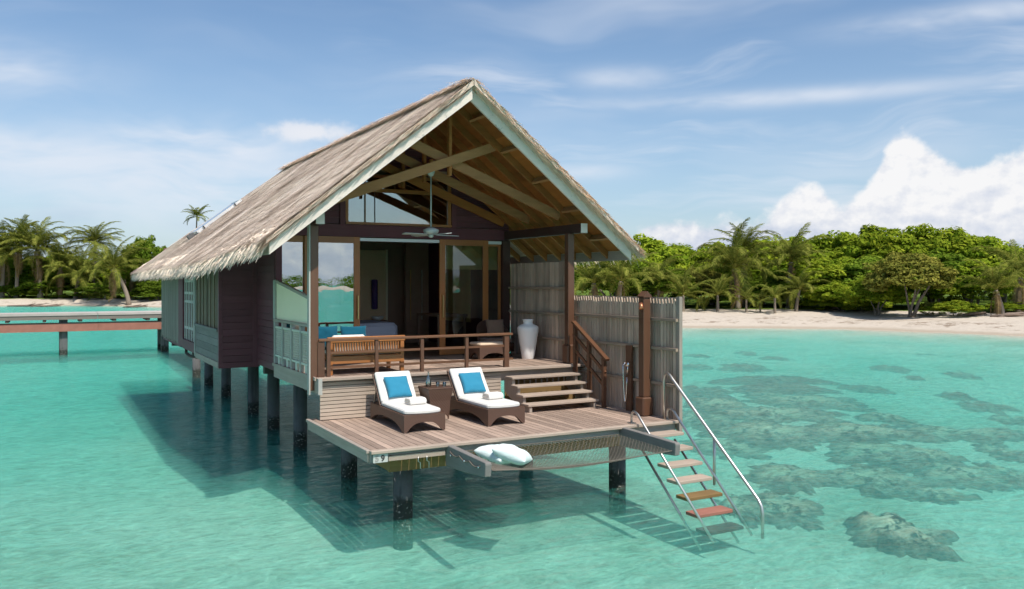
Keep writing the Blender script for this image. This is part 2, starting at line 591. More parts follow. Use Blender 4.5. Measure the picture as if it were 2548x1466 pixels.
# rattan: woven over-under strands
m, gg, out = mat('brown rattan')
t = gg.node('ShaderNodeTexCoord').outputs['Object']
w1 = gg.node('ShaderNodeTexWave', {'Vector': t, 'Scale': 26.0, 'Distortion': 0.6, 'Detail': 1.0}, bands_direction='Z').outputs['Fac']
w2 = gg.node('ShaderNodeTexWave', {'Vector': t, 'Scale': 16.0, 'Distortion': 0.6, 'Detail': 1.0}, bands_direction='DIAGONAL').outputs['Fac']
f = gg.math('MULTIPLY', w1, w2)
n = gg.noise(t, 30, 4)
c = gg.mix(f, (0.055, 0.028, 0.018), (0.185, 0.098, 0.062))
c = gg.mix(gg.math('MULTIPLY', n, 0.5), c, (0.13, 0.066, 0.042))
p = pbsdf(gg, out, Base_Color=c, Roughness=0.5)
gg.l.new(bump(gg, f, 0.5, 0.006), p.inputs['Normal'])
M['rattan'] = m

# thatch strands, tone per strand
m, gg, out = mat('thatch straw')
a = gg.node('ShaderNodeAttribute', attribute_name='tint')
t = gg.node('ShaderNodeTexCoord').outputs['Object']
n = gg.noise(t, 0.9, 4, 0.6)
c = gg.ramp(a.outputs['Fac'], [(0.0, (0.40, 0.275, 0.185)), (0.25, (0.76, 0.585, 0.46)), (0.6, (0.93, 0.745, 0.60)), (1.0, (0.98, 0.83, 0.64))])
c = gg.mix(gg.math('MULTIPLY', gg.sstep(n, 0.4, 0.75), 0.3), c, (0.70, 0.56, 0.48))
p = pbsdf(gg, out, Base_Color=c, Roughness=0.85)
p.inputs['Specular IOR Level'].default_value = 0.2
M['thatch'] = m
m, gg, out = mat('thatch bed')
t = gg.node('ShaderNodeTexCoord').outputs['Object']
n = gg.noise(gg.mapping(t, scale=(8, 60, 8)), 1.0, 6, 0.7)
c = gg.mix(n, (0.42, 0.31, 0.235), (0.82, 0.67, 0.55))
p = pbsdf(gg, out, Base_Color=c, Roughness=0.9)
gg.l.new(bump(gg, n, 0.8, 0.03), p.inputs['Normal'])
M['thatchbed'] = m


def pane(name, refl, tint, rough=0.0):
    m, gg, out = mat(name)
    lw = gg.node('ShaderNodeFresnel', {'IOR': 1.5}).outputs[0]
    f = gg.math('ADD', gg.math('MULTIPLY', lw, 1 - refl), refl, clamp=True)
    t = gg.node('ShaderNodeTexCoord').outputs['Object']
    nb = bump(gg, gg.noise(t, 1.3, 2), 0.03, 0.05)
    tr = gg.node('ShaderNodeBsdfTransparent', {'Color': tint})
    gl = gg.node('ShaderNodeBsdfGlossy', {'Color': (0.95, 1.0, 0.98), 'Roughness': rough, 'Normal': nb})
    mx = gg.node('ShaderNodeMixShader', {0: f, 1: tr.outputs[0], 2: gl.outputs[0]})
    gg.l.new(mx.outputs[0], out.inputs[0])
    return m


M['pane_refl'] = pane('mirror tinted glass', 0.52, (0.55, 0.62, 0.62))
M['pane_clear'] = pane('clear glass', 0.05, (0.75, 0.78, 0.76))
M['pane_high'] = pane('clerestory glass', 0.30, (0.5, 0.55, 0.52))
M['bottleglass'] = pane('carafe glass', 0.10, (0.88, 0.90, 0.88))

# leaves and palms
def leaf(name, dark, light, yellow, trans=0.35):
    m, gg, out = mat(name)
    a = gg.node('ShaderNodeAttribute', attribute_name='tint').outputs['Fac']
    oi = gg.node('ShaderNodeObjectInfo').outputs['Random']
    c = gg.mix(a, dark, light)
    c = gg.mix(gg.math('MULTIPLY', gg.math('POWER', a, 4.0), 0.6), c, yellow)
    tone = gg.math('MULTIPLY_ADD', oi, 0.35, 0.82)
    c = gg.mul(c, gg.node('ShaderNodeCombineColor', {0: tone, 1: tone, 2: tone}).outputs[0])
    d = gg.node('ShaderNodeBsdfDiffuse', {'Color': c})
    tr = gg.node('ShaderNodeBsdfTranslucent', {'Color': c})
    m1 = gg.node('ShaderNodeMixShader', {0: trans, 1: d.outputs[0], 2: tr.outputs[0]})
    gg.l.new(m1.outputs[0], out.inputs[0])
    return m


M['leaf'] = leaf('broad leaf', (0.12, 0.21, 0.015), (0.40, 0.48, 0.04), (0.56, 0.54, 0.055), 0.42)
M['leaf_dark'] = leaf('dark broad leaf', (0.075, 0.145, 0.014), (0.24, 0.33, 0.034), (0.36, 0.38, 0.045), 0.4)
M['leaf_yellow'] = leaf('olive leaf', (0.13, 0.145, 0.025), (0.31, 0.29, 0.055), (0.40, 0.34, 0.07))
M['frond'] = leaf('palm leaflet', (0.095, 0.125, 0.020), (0.28, 0.29, 0.052), (0.55, 0.48, 0.13), 0.4)
M['deadfrond'] = leaf('dead palm leaflet', (0.20, 0.13, 0.06), (0.36, 0.25, 0.12), (0.45, 0.34, 0.18), 0.2)
M['stalk'] = plain('palm stalk', (0.28, 0.24, 0.07), 0.5)
M['trunk'] = plain('grey bark', (0.19, 0.155, 0.12), 0.9, 0, 0.35, 8, 0.5)
M['palmtrunk'] = plain('palm bark', (0.23, 0.185, 0.14), 0.9, 0, 0.3, 6, 0.5)

# ------------------------------------------------------------------ island, lagoon bed and water
SHORE = np.array([(-900, 330), (-300, 190), (-120, 152), (-60, 140), (-30, 128), (-8.75, 122.6), (-1.6, 122.0), (5.4, 115), (9.5, 106), (14, 90),
                  (20, 70), (28, 50), (36, 37), (41, 33.8), (44.8, 30), (46.6, 25), (46.9, 19), (47.5, 8), (53, -15), (72, -60),
                  (130, -130), (400, -260), (1500, -500), (1500, 1500), (-900, 1500)], float)


def inland(X, Y):
    """signed distance to the shoreline, positive on land"""
    p = np.stack([X, Y], -1)
    best = np.full(X.shape, 1e9)
    ins = np.zeros(X.shape, bool)
    n = len(SHORE)
    for i in range(n):
        a, b = SHORE[i], SHORE[(i + 1) % n]
        d = b - a
        t = np.clip(((p - a) @ d) / (d @ d), 0, 1)
        q = a + t[..., None] * d
        best = np.minimum(best, np.hypot(p[..., 0] - q[..., 0], p[..., 1] - q[..., 1]))
        cond = ((a[1] > Y) != (b[1] > Y)) & (X < (b[0] - a[0]) * (Y - a[1]) / (b[1] - a[1] + 1e-12) + a[0])
        ins ^= cond
    return np.where(ins, best, -best)


def vnoise(X, Y, sc, seed=0):
    """cheap smooth value noise"""
    x, y = X / sc + seed * 17.3, Y / sc + seed * 9.1
    xi, yi = np.floor(x), np.floor(y)
    fx, fy = x - xi, y - yi
    fx, fy = fx * fx * (3 - 2 * fx), fy * fy * (3 - 2 * fy)
    h = lambda a, b: np.modf(np.abs(np.sin(a * 127.1 + b * 311.7 + seed) * 43758.5453))[0]
    return (h(xi, yi) * (1 - fx) + h(xi + 1, yi) * fx) * (1 - fy) + (h(xi, yi + 1) * (1 - fx) + h(xi + 1, yi + 1) * fx) * fy


def bed(X, Y):
    s = inland(X, Y)
    s = s + (vnoise(X, Y, 9, 1) - 0.5) * 2.6 + (vnoise(X, Y, 3, 2) - 0.5) * 0.8
    s = np.where(s > 0, s * np.interp(X, [8, 36], [2.3, 1.0]), s)
    z = np.interp(s, [-400, -60, -38, -22, -12, -5, 0, 3, 8, 14, 40, 400], [-0.75, -0.52, -0.43, -0.37, -0.20, -0.07, 0.0, 0.30, 0.62, 0.85, 1.0, 1.2])
    z = z + (vnoise(X, Y, 14, 7) + 0.6 * vnoise(X, Y, 5, 11) - 0.8) * np.interp(s, [-30, -12, 0], [0.18, 0.08, 0.0])
    z = z + (vnoise(X, Y, 2.2, 3) - 0.5) * np.interp(s, [-30, -5, 0, 10], [0.09, 0.05, 0.03, 0.12])
    return z, s


def axis(lo, hi, step, far):
    core = np.arange(lo, hi + step / 2, step)
    out, d = [], step
    x = hi
    while x < far[1]:
        d *= 1.25
        x += d
        out.append(x)
    pre, d = [], step
    x = lo
    while x > far[0]:
        d *= 1.25
        x -= d
        pre.append(x)
    return np.concatenate([pre[::-1], core, out])


ax_, ay_ = axis(-40, 95, 0.9, (-850, 1400)), axis(-25, 150, 0.9, (-900, 1400))
GX, GY = np.meshgrid(ax_, ay_)
GZ, GS = bed(GX, GY)
nx, ny = len(ax_), len(ay_)
idx = np.arange(nx * ny).reshape(ny, nx)
quads = np.stack([idx[:-1, :-1], idx[:-1, 1:], idx[1:, 1:], idx[1:, :-1]], -1).reshape(-1, 4)
# beach widens towards the right
wid = np.interp(GX, [5, 40], [14.5, 14.0])
me = big_mesh('ground', np.stack([GX, GY, GZ], -1).reshape(-1, 3), quads, (GS - wid).ravel())

m, gg, out = mat('sand and turf')
a = gg.node('ShaderNodeAttribute', attribute_name='tint').outputs['Fac']
t = gg.node('ShaderNodeTexCoord').outputs['Object']
n1 = gg.noise(t, 0.35, 5, 0.6)
n2 = gg.noise(t, 3.0, 5, 0.65)
s = gg.math('ADD', a, gg.math('MULTIPLY_ADD', n1, 6.0, -3.0))
sand = gg.mix(n2, (0.46, 0.385, 0.31), (0.62, 0.54, 0.445))
wetn = gg.noise(gg.mapping(t, scale=(1, 1, 1)), 0.12, 4, 0.6)
lit = gg.math('MULTIPLY', gg.sstep(n2, 0.5, 0.62), gg.sstep(s, -4.0, 0.5))
c = gg.mix(gg.math('MULTIPLY', lit, 0.8), sand, (0.20, 0.135, 0.09))
turf = gg.mix(n2, (0.07, 0.12, 0.015), (0.15, 0.21, 0.03))
gz = gg.node('ShaderNodeSeparateXYZ', {0: t}).outputs[2]
wrack = gg.math('MULTIPLY', gg.sstep(gg.noise(t, 1.1, 6, 0.75), 0.52, 0.60), gg.math('MULTIPLY', gg.sstep(gz, 0.16, 0.30), gg.sstep(gz, 0.62, 0.42)))
c = gg.mix(gg.math('MULTIPLY', wrack, 0.75), c, (0.19, 0.13, 0.085))
wet = gg.math('MULTIPLY', gg.sstep(gg.math('MULTIPLY_ADD', n1, 0.16, gz), 0.24, 0.12), gg.sstep(gz, -0.02, 0.02))
c = gg.mix(gg.math('MULTIPLY', wet, 0.7), c, (0.36, 0.29, 0.21))
sub = gg.math('MULTIPLY', gg.sstep(gz, 0.0, -0.06), gg.sstep(gg.noise(gg.mapping(t, scale=(1, 1, 0)), 0.20, 6, 0.68), 0.48, 0.64))
c = gg.mix(gg.math('MULTIPLY', sub, 0.5), c, (0.30, 0.27, 0.18))
c = gg.mix(gg.sstep(s, 0.0, 1.4), c, turf)
p = pbsdf(gg, out, Base_Color=c, Roughness=0.95)
p.inputs['Specular IOR Level'].default_value = 0.1
gg.l.new(bump(gg, gg.noise(t, 1.6, 6, 0.65), 0.8, 0.16), p.inputs['Normal'])
M['ground'] = m
ground = link('ground', me, m, smooth=True, fix=False)
tag(ground, kind='structure')

# water: reflecting, partly clear, partly milky turquoise; absorbs red with depth
m, gg, out = mat('lagoon water')
t = gg.node('ShaderNodeTexCoord').outputs['Object']
wp = gg.noise(t, 0.9, 2, 0.5)
tw = gg.vadd(t, gg.xyz(gg.math('MULTIPLY', wp, 0.5), gg.math('MULTIPLY', wp, 0.5)))
r1 = gg.noise(gg.mapping(tw, scale=(1.1, 3.0, 1), rot=(0, 0, R(24))), 1.0, 5, 0.60, 0.4)
r2 = gg.noise(gg.mapping(tw, scale=(3.6, 7.5, 1), rot=(0, 0, R(38))), 1.0, 4, 0.60, 0.6)
r3 = gg.noise(gg.mapping(t, scale=(0.25, 0.45, 1), rot=(0, 0, R(10))), 1.0, 3, 0.5)
patch = gg.noise(t, 0.11, 3, 0.5)
h = gg.math('ADD', gg.math('MULTIPLY', r1, 0.55), gg.math('ADD', gg.math('MULTIPLY', r2, gg.math('MULTIPLY_ADD', patch, 0.5, 0.16)), gg.math('MULTIPLY', r3, 0.6)))
nb = gg.node('ShaderNodeBump', {'Height': h, 'Strength': 0.9, 'Distance': 0.24}).outputs[0]
nf_ = gg.node('ShaderNodeBump', {'Height': h, 'Strength': 0.42, 'Distance': 0.24}).outputs[0]
fr = gg.node('ShaderNodeFresnel', {'IOR': 1.333, 'Normal': nf_}).outputs[0]
# painted wave lensing: noise ridges in the clear tint stand in for gathered light
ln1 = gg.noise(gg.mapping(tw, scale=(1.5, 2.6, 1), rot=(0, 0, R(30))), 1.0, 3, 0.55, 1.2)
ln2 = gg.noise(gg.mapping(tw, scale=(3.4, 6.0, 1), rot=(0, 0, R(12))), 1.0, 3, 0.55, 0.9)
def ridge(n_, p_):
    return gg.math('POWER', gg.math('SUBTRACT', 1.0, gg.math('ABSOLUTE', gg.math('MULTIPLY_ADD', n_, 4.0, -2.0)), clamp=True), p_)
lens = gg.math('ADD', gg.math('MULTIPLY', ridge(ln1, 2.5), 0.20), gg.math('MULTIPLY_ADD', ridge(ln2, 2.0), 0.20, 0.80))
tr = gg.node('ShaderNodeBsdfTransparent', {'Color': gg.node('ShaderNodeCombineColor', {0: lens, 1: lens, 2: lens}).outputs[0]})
gl = gg.node('ShaderNodeBsdfGlossy', {'Color': (0.92, 0.97, 1.0), 'Roughness': 0.06, 'Normal': nb})
mc = gg.mix(gg.noise(t, 0.16, 4, 0.55), (0.075, 0.53, 0.41), (0.14, 0.62, 0.50))
df = gg.node('ShaderNodeBsdfDiffuse', {'Color': mc, 'Normal': nb})
body = gg.node('ShaderNodeMixShader', {0: gg.math('MULTIPLY_ADD', r1, 0.16, 0.02), 1: tr.outputs[0], 2: df.outputs[0]})
surf = gg.node('ShaderNodeMixShader', {0: gg.math('MULTIPLY', gg.math('POWER', fr, 1.2), 0.36), 1: body.outputs[0], 2: gl.outputs[0]})
gg.l.new(surf.outputs[0], out.inputs[0])
va = gg.node('ShaderNodeVolumeAbsorption', {'Color': (0.22, 0.872, 0.818), 'Density': 0.82})
vs_ = gg.node('ShaderNodeVolumeScatter', {'Color': (0.55, 1.0, 0.92), 'Density': 0.18, 'Anisotropy': 0.0})
vv = gg.node('ShaderNodeAddShader', {0: va.outputs[0], 1: vs_.outputs[0]})
gg.l.new(vv.outputs[0], out.inputs['Volume'])
M['water'] = m
water = MB().box(-840, 1390, -890, 1390, -3.0, 0.0).build('water', m)
tag(water, kind='structure')

# coral heads standing on the lagoon bed
m, gg, out = mat('coral rock')
geo = gg.node('ShaderNodeNewGeometry')
t = gg.node('ShaderNodeTexCoord').outputs['Object']
n = gg.noise(t, 4.2, 7, 0.72)
a = gg.node('ShaderNodeAttribute', attribute_name='tint').outputs['Fac']
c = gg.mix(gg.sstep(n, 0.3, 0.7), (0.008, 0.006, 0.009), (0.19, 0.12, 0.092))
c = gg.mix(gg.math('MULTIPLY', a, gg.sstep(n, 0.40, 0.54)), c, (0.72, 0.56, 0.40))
p = pbsdf(gg, out, Base_Color=c, Roughness=1.0)
gg.l.new(bump(gg, n, 1.0, 0.08), p.inputs['Normal'])
M['coral'] = m


def coral(x, y, rx, ry, h, pale, seed, label, group=None):
    nr, na = 22, 90
    rr = np.linspace(0, 1, nr)[:, None]
    th = np.linspace(0, 2 * np.pi, na, endpoint=False)[None, :]
    q = np.random.default_rng(seed)
    ph = q.uniform(0, 6.28, 6)
    am = q.uniform(0.04, 0.13, 6)
    ph2 = q.uniform(0, 6.28, 2)
    out_ = 1 + sum(am[k] * np.sin((k + 2) * th + ph[k]) for k in range(6)) + 0.07 * np.sin(11 * th + ph2[0]) + 0.06 * np.sin(19 * th + ph2[1]) + 0.05 * np.sin(31 * th + ph2[0])
    lx, ly = rr * out_ * rx * np.cos(th), rr * out_ * ry * np.sin(th)
    c_, s_ = math.cos(-YAW), math.sin(-YAW)
    wx, wy = lx * c_ - ly * s_, lx * s_ + ly * c_
    dome = np.clip(1 - rr ** 4.5, 0, 1) ** 0.7 * np.ones_like(th)
    lump = 0.50 + 0.35 * vnoise(wx + x, wy + y, 0.45, seed % 9) + 0.35 * vnoise(wx + x, wy + y, 0.15, 4)
    zb = float(bed(np.array([x]), np.array([y]))[0][0])
    z = dome * lump * h - 0.12
    v = np.stack([wx, wy, z], -1).reshape(-1, 3)
    i = np.arange(nr * na).reshape(nr, na)
    qd = np.stack([i[:-1], np.roll(i[:-1], -1, 1), np.roll(i[1:], -1, 1), i[1:]], -1).reshape(-1, 4)
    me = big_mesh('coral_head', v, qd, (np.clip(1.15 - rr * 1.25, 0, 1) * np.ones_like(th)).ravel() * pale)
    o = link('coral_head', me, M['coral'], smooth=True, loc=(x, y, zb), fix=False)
    return tag(o, label, 'coral', group)


CORAL = [(30.19, 28.32, 0.98, 2.32), (35.82, 21.88, 1.12, 3.43), (37.36, 20.25, 1.31, 2.67), (38.29, 17.55, 2.32, 3.68), (26.2, 20.35, 0.53, 0.84),
         (25.59, 17.88, 0.67, 0.74), (20.1, 17.06, 0.54, 0.92), (21.63, 15.78, 0.91, 1.36), (26.41, 12.46, 0.67, 1.02), (19.26, 11.99, 1.98, 1.15),
         (17.72, 10.01, 1.45, 1.21), (20.23, 8.79, 0.67, 0.88), (26.63, 9.49, 0.48, 0.88), (24.03, 9.68, 0.27, 0.47), (16.15, 7.88, 1.65, 1.78),
         (13.29, 8.16, 0.79, 1.45), (20.0, 4.58, 0.61, 0.91), (15.6, 4.61, 0.63, 0.76), (18.55, 2.98, 0.38, 0.67), (14.96, 10.73, 0.77, 1.61),
         (13.31, 6.23, 1.85, 1.19), (11.42, 6.75, 0.76, 1.5), (11.33, 4.32, 1.42, 1.34), (13.03, 3.38, 1.29, 1.22), (15.22, 2.31, 1.43, 1.11),
         (9.43, 3.81, 0.72, 1.06), (11.71, 1.85, 1.09, 1.29), (12.32, 0.96, 0.57, 0.66), (14.09, 0.54, 0.47, 0.69), (8.39, 1.12, 0.68, 1.06),
         (11.41, -0.2, 0.97, 1.02), (9.66, 0.25, 0.94, 1.04), (12.29, -0.68, 0.38, 0.87), (6.73, -0.36, 0.56, 0.96), (6.09, -0.01, 0.35, 0.68),
         (9.61, -1.06, 0.47, 0.35), (21.2, 6.27, 0.46, 0.6), (23.48, 20.69, 0.52, 0.8), (33.22, 15.88, 0.88, 1.02)]
ORD = ['first', 'second', 'third', 'fourth', 'fifth', 'sixth', 'seventh', 'eighth', 'ninth', 'tenth', 'eleventh', 'twelfth']
BANDS = [(0, 17.3, 'in the reef part nearest the ladder', 'coral of the wide reef'), (17.3, 20.0, 'in the middle strip of the wide reef', 'coral of the wide reef'),
         (20.0, 23.5, 'in the back strip of the wide reef', 'coral of the wide reef'), (23.5, 27.5, 'just beyond the wide reef', 'scattered far coral patches'),
         (27.5, 38, 'halfway to the right beach', 'scattered far coral patches'), (38, 99, 'in the row nearest the right beach', 'scattered far coral patches')]
for d0, d1, where, grp in BANDS:
    row = []
    for (x, y, rx, ry) in CORAL:
        if d0 <= math.hypot(x - CAM.x, y - CAM.y) < d1:
            u = ((x - CAM.x) * math.cos(YAW) - (y - CAM.y) * math.sin(YAW)) / ((x - CAM.x) * math.sin(YAW) + (y - CAM.y) * math.cos(YAW))
            row.append((u, x, y, rx, ry))
    for i, (u, x, y, rx, ry) in enumerate(sorted(row)):
        zb = float(bed(np.array([x]), np.array([y]))[0][0])
        h = max(0.08, min(-zb - 0.08, 0.26))
        rx, ry = rx * 1.2, ry * 1.2
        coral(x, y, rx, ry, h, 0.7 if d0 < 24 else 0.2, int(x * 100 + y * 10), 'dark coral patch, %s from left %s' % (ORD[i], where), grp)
coral(7.01, -2.19, 0.73, 0.95, 0.33, 1.0, 77, 'lone round coral head with a pale flat top, nearest the lower right corner')

# ------------------------------------------------------------------ villa dimensions
Z1, Z2 = 1.09, 1.74
XL, XR = 0.06, 4.90
YD = 2.625                      # riser between the sun deck and the terrace
YW = 5.36                       # glazed front wall
YBK = 16.6
XP, ZP, SL = 2.469, 6.171, 0.795   # ridge, barge underside at the ridge, roof slope


def under(x):
    return ZP - SL * abs(x - XP)


villa = thing('water_villa', 'thatched overwater villa with plum walls and open gabled terrace on stilts', 'villa', (2.5, 9.0, 1.5))

# floor slab and underfloor beams
floor = bx('floor', XL + 0.03, XR - 0.03, YW, YBK, 1.60, 1.735, M['floor'], villa)
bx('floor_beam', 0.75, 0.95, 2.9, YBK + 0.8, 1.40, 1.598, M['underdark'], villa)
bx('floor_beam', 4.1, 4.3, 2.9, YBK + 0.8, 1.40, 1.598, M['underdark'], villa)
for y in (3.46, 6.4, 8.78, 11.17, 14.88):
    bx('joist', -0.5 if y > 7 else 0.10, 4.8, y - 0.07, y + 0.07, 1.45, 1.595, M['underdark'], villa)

# --- side wall beside the terrace (plum siding) and the projecting bay
wl = bx('wall', XL + 0.03, XL + 0.13, YW + 0.105, 6.82, 1.70, 4.20, M['purple_y'], villa)
for k in range(20):
    bx('siding_board', XL, XL + 0.028, YW + 0.02, 6.80, 1.60 + k * 0.128, 1.60 + k * 0.128 + 0.122, M['purple_y'], wl)
bay = bx('bay_wall', -0.58, XL + 0.12, 6.83, 6.92, 1.62, 3.75, M['purple'], villa)
for k in range(16):
    bx('siding_board', -0.595, XL - 0.003, 6.802, 6.829, 1.66 + k * 0.128, 1.66 + k * 0.128 + 0.122, M['purple'], bay)
bx('corner_post', -0.66, -0.598, 6.79, 6.90, 1.57, 3.6, M['purple'], bay)
bx('corner_post', -0.02, 0.075, 6.78, 6.801, 1.57, 4.0, M['purple'], bay)
bx('bottom_board', -0.66, 0.11, 6.785, 6.84, 1.55, 1.655, M['purple'], bay)
bays = bx('bay_side', -0.60, -0.52, 6.91, 9.68, 1.60, 3.6, M['underdark'], villa)
for k in range(4):
    bx('panel_board', -0.645, -0.602, 6.905, 9.66, 1.66 + k * 0.147, 1.66 + k * 0.147 + 0.142, M['greyboard'], bays)
bx('bottom_board', -0.66, -0.60, 6.903, 9.70, 1.54, 1.657, M['fascia_y'], bays)
bx('sill', -0.69, -0.60, 6.905, 9.70, 2.25, 2.30, M['greyboard'], bays)
for k in range(19):
    y = 6.92 + k * 0.143
    o = bx('shutter_slat', -0.655 + (0.014 if k % 3 else 0), -0.605, y, y + 0.122, 2.302, 3.55, M['shutter'], bays)
bx('corner_post', -0.67, -0.53, 9.70, 9.78, 1.57, 3.6, M['fascia_z'], bays)
# louvred recess, plum post and grey boards further back
scr = thing('louvre_screen', 'white slatted screen on the villa side between brown shutters and plum post', 'screen', (-0.6, 10.7, 1.8))
scr.parent = villa
scr.matrix_parent_inverse = WM[villa.name].inverted()
del scr['category'], scr['label']
bx('backing', -0.40, -0.34, 9.79, 11.66, 1.66, 3.6, M['interior'], scr)
for k in range(7):
    y = 9.88 + k * 0.262
    bx('slat', -0.632, -0.618, y, y + 0.055, 1.85, 3.5, M['whiteslat'], scr)
for z in (2.10, 2.72, 2.92, 3.2):
    bx('crossbar', -0.616, -0.602, 9.80, 11.65, z, z + 0.06, M['whiteslat'], scr)
bx('sill_board', -0.66, -0.38, 9.79, 11.66, 1.62, 1.84, M['purple_y'], scr)
bx('plum_post', -0.655, -0.45, 11.67, 12.42, 1.64, 3.6, M['purple'], villa)
gw = bx('rear_side_wall', -0.60, -0.50, 12.43, 16.0, 1.70, 3.6, M['underdark'], villa)
for k in range(24):
    y = 12.44 + k * 0.148
    bx('upright_board', -0.63 - (k % 3) * 0.006, -0.602, y, y + 0.142, 1.70 - 0.05 * (k % 2), 3.5, M['greyupright'], gw)
bx('base_board', -0.60, -0.45, 12.43, 15.9, 1.58, 1.68, M['purple_y'], gw)
dp = MB().tube([(-0.5, 12.2, 1.6), (-0.5, 12.2, 1.45), (-0.5, 11.6, 1.42), (-0.3, 10.2, 1.44)], 0.035, 8)
dp.build('drain_pipe', M['underdark'], villa, True)
# remaining shell
bx('right_wall', XR - 0.10, XR, YW + 0.105, YBK, 1.60, 4.25, M['purple_y'], villa)
bx('back_wall', -0.5, XR, YBK, YBK + 0.1, 1.60, 4.2, M['purple'], villa)
bx('inner_left_wall', XL + 0.14, XL + 0.20, 6.93, YBK - 0.01, 1.74, 4.2, M['interior'], villa)

# --- front wall: posts, header, gable siding, clerestory, sliding doors
fw = bx('header_beam', XL + 0.01, XR - 0.02, YW - 0.02, YW + 0.10, 4.065, 4.29, M['purple'], villa)
z = 4.30
while z < 6.15:
    z1 = min(z + 0.118, 6.2)
    for s in (-1, 1):
        def lim(zz):
            return max(0.0, min((ZP + 0.16 - zz) / SL, XP - XL if s < 0 else XR - XP))
        inner = 1.10 if z < 5.30 else 0.0
        if lim(z) > inner + 0.02:
            a, b = lim(z), max(lim(z1), inner)
            poly = [(XP + s * inner, z), (XP + s * a, z), (XP + s * b, z1), (XP + s * inner, z1)]
            MB().prism(poly, 'Y', YW + 0.02, YW + 0.045).build('siding_board', M['purple'], fw)
    z += 0.124
MB().prism([(XL + 0.03, 4.3), (1.34, 4.3), (1.34, under(1.34) + 0.14), (XL + 0.03, under(XL + .03) + 0.14)], 'Y', YW + 0.05, YW + 0.09).build('gable_backing', M['interior'], fw)
MB().prism([(3.60, 4.3), (XR - 0.03, 4.3), (XR - 0.03, under(XR - .03) + 0.14), (3.60, under(3.60) + 0.14)], 'Y', YW + 0.05, YW + 0.09).build('gable_backing', M['interior'], fw)
MB().prism([(1.345, 5.32), (3.595, 5.32), (3.595, under(3.595) + 0.14), (XP, ZP + 0.14), (1.345, under(1.345) + 0.14)], 'Y', YW + 0.05, YW + 0.09).build('gable_backing', M['interior'], fw)
bx('gable_stud', 1.27, 1.37, YW - 0.025, YW + 0.018, 4.292, 5.22, M['purple'], fw)
bx('gable_stud', 3.57, 3.67, YW - 0.025, YW + 0.018, 4.292, 5.18, M['purple'], fw)
cw = thing('clerestory_window', 'x x x x', 'window', (2.49, YW, 4.33))
del cw['category'], cw['label']
adopt(cw, villa)
bx('sill', 1.38, 3.56, YW - 0.04, YW + 0.05, 4.30, 4.345, M['teak_x'], cw)
bx('head_frame', 1.38, 3.56, YW - 0.02, YW + 0.05, 5.21, 5.27, M['teak_x'], cw)
bx('side_frame', 1.375, 1.43, YW - 0.02, YW + 0.048, 4.347, 5.208, M['teak'], cw)
bx('side_frame', 3.49, 3.555, YW - 0.02, YW + 0.048, 4.347, 5.208, M['teak'], cw)
bx('mullion', 1.755, 1.775, YW - 0.01, YW + 0.04, 4.347, 5.208, M['interior'], cw)
bx('transom', 1.432, 3.488, YW - 0.012, YW + 0.038, 4.93, 5.0, M['raft'], cw)
for x0, x1, z0, z1 in ((1.432, 1.754, 4.347, 4.929), (1.776, 3.488, 4.347, 4.929), (1.432, 1.754, 5.002, 5.208), (1.776, 3.488, 5.002, 5.208)):
    bx('pane', x0, x1, YW + 0.014, YW + 0.02, z0, z1, M['pane_high'], cw)

bx('wall_post', XL + 0.012, 0.185, YW - 0.03, YW + 0.10, 1.745, 4.06, M['purple'], villa)
bx('wall_post', 4.72, XR - 0.012, YW - 0.05, YW + 0.10, 1.745, 4.06, M['dark_beam'], villa)


def leaf_door(name, x0, x1, y, fw_, glass, side=None, handle=None, parts=(1, 1)):
    d = thing(name, 'x x x x', 'door', ((x0 + x1) / 2, y, Z2))
    del d['category'], d['label']
    adopt(d, villa)
    zt, zb = 4.06, 1.755
    if parts[0]:
        bx('stile', x0, x0 + fw_, y, y + 0.045, zb, zt, M['teak'], d, 0.004)
    if parts[1]:
        bx('stile', x1 - fw_, x1, y, y + 0.045, zb, zt, M['teak'], d, 0.004)
    ga, gb = x0 + (fw_ if parts[0] else 0), x1 - (fw_ if parts[1] else 0)
    bx('top_rail', ga, gb, y + 0.002, y + 0.043, zt - 0.12, zt - 0.001, M['teak_x'], d)
    bx('bottom_rail', ga, gb, y + 0.002, y + 0.043, zb + 0.001, zb + 0.16, M['teak_x'], d)
    bx('pane', ga, gb, y + 0.018, y + 0.026, zb + 0.161, zt - 0.121, glass, d)
    if handle is not None:
        bx('handle', handle - 0.012, handle + 0.012, y - 0.05, y - 0.02, 2.50, 2.95, M['brass'], d, 0.004)
    return d


leaf_door('sliding_door', 0.60, 1.66, YW - 0.01, 0.12, M['pane_refl'], handle=1.61)
leaf_door('sliding_door', 0.19, 0.69, YW + 0.042, 0.10, M['pane_refl'], parts=(0, 1))
rd = leaf_door('sliding_door', 3.31, 4.40, YW - 0.01, 0.125, M['pane_clear'], handle=3.37)
leaf_door('sliding_door', 4.30, 4.715, YW + 0.042, 0.06, M['pane_clear'], parts=(0, 1))
bx('curtain_track', 1.665, 3.305, YW + 0.0, YW + 0.03, 3.985, 4.045, M['aluminium'], villa)
bx('curtain_track', 4.405, 4.71, YW + 0.0, YW + 0.03, 3.985, 4.045, M['aluminium'], villa)
bx('roller_blind', 3.42, 4.70, YW + 0.13, YW + 0.15, 3.46, 3.98, M['gold'], villa)

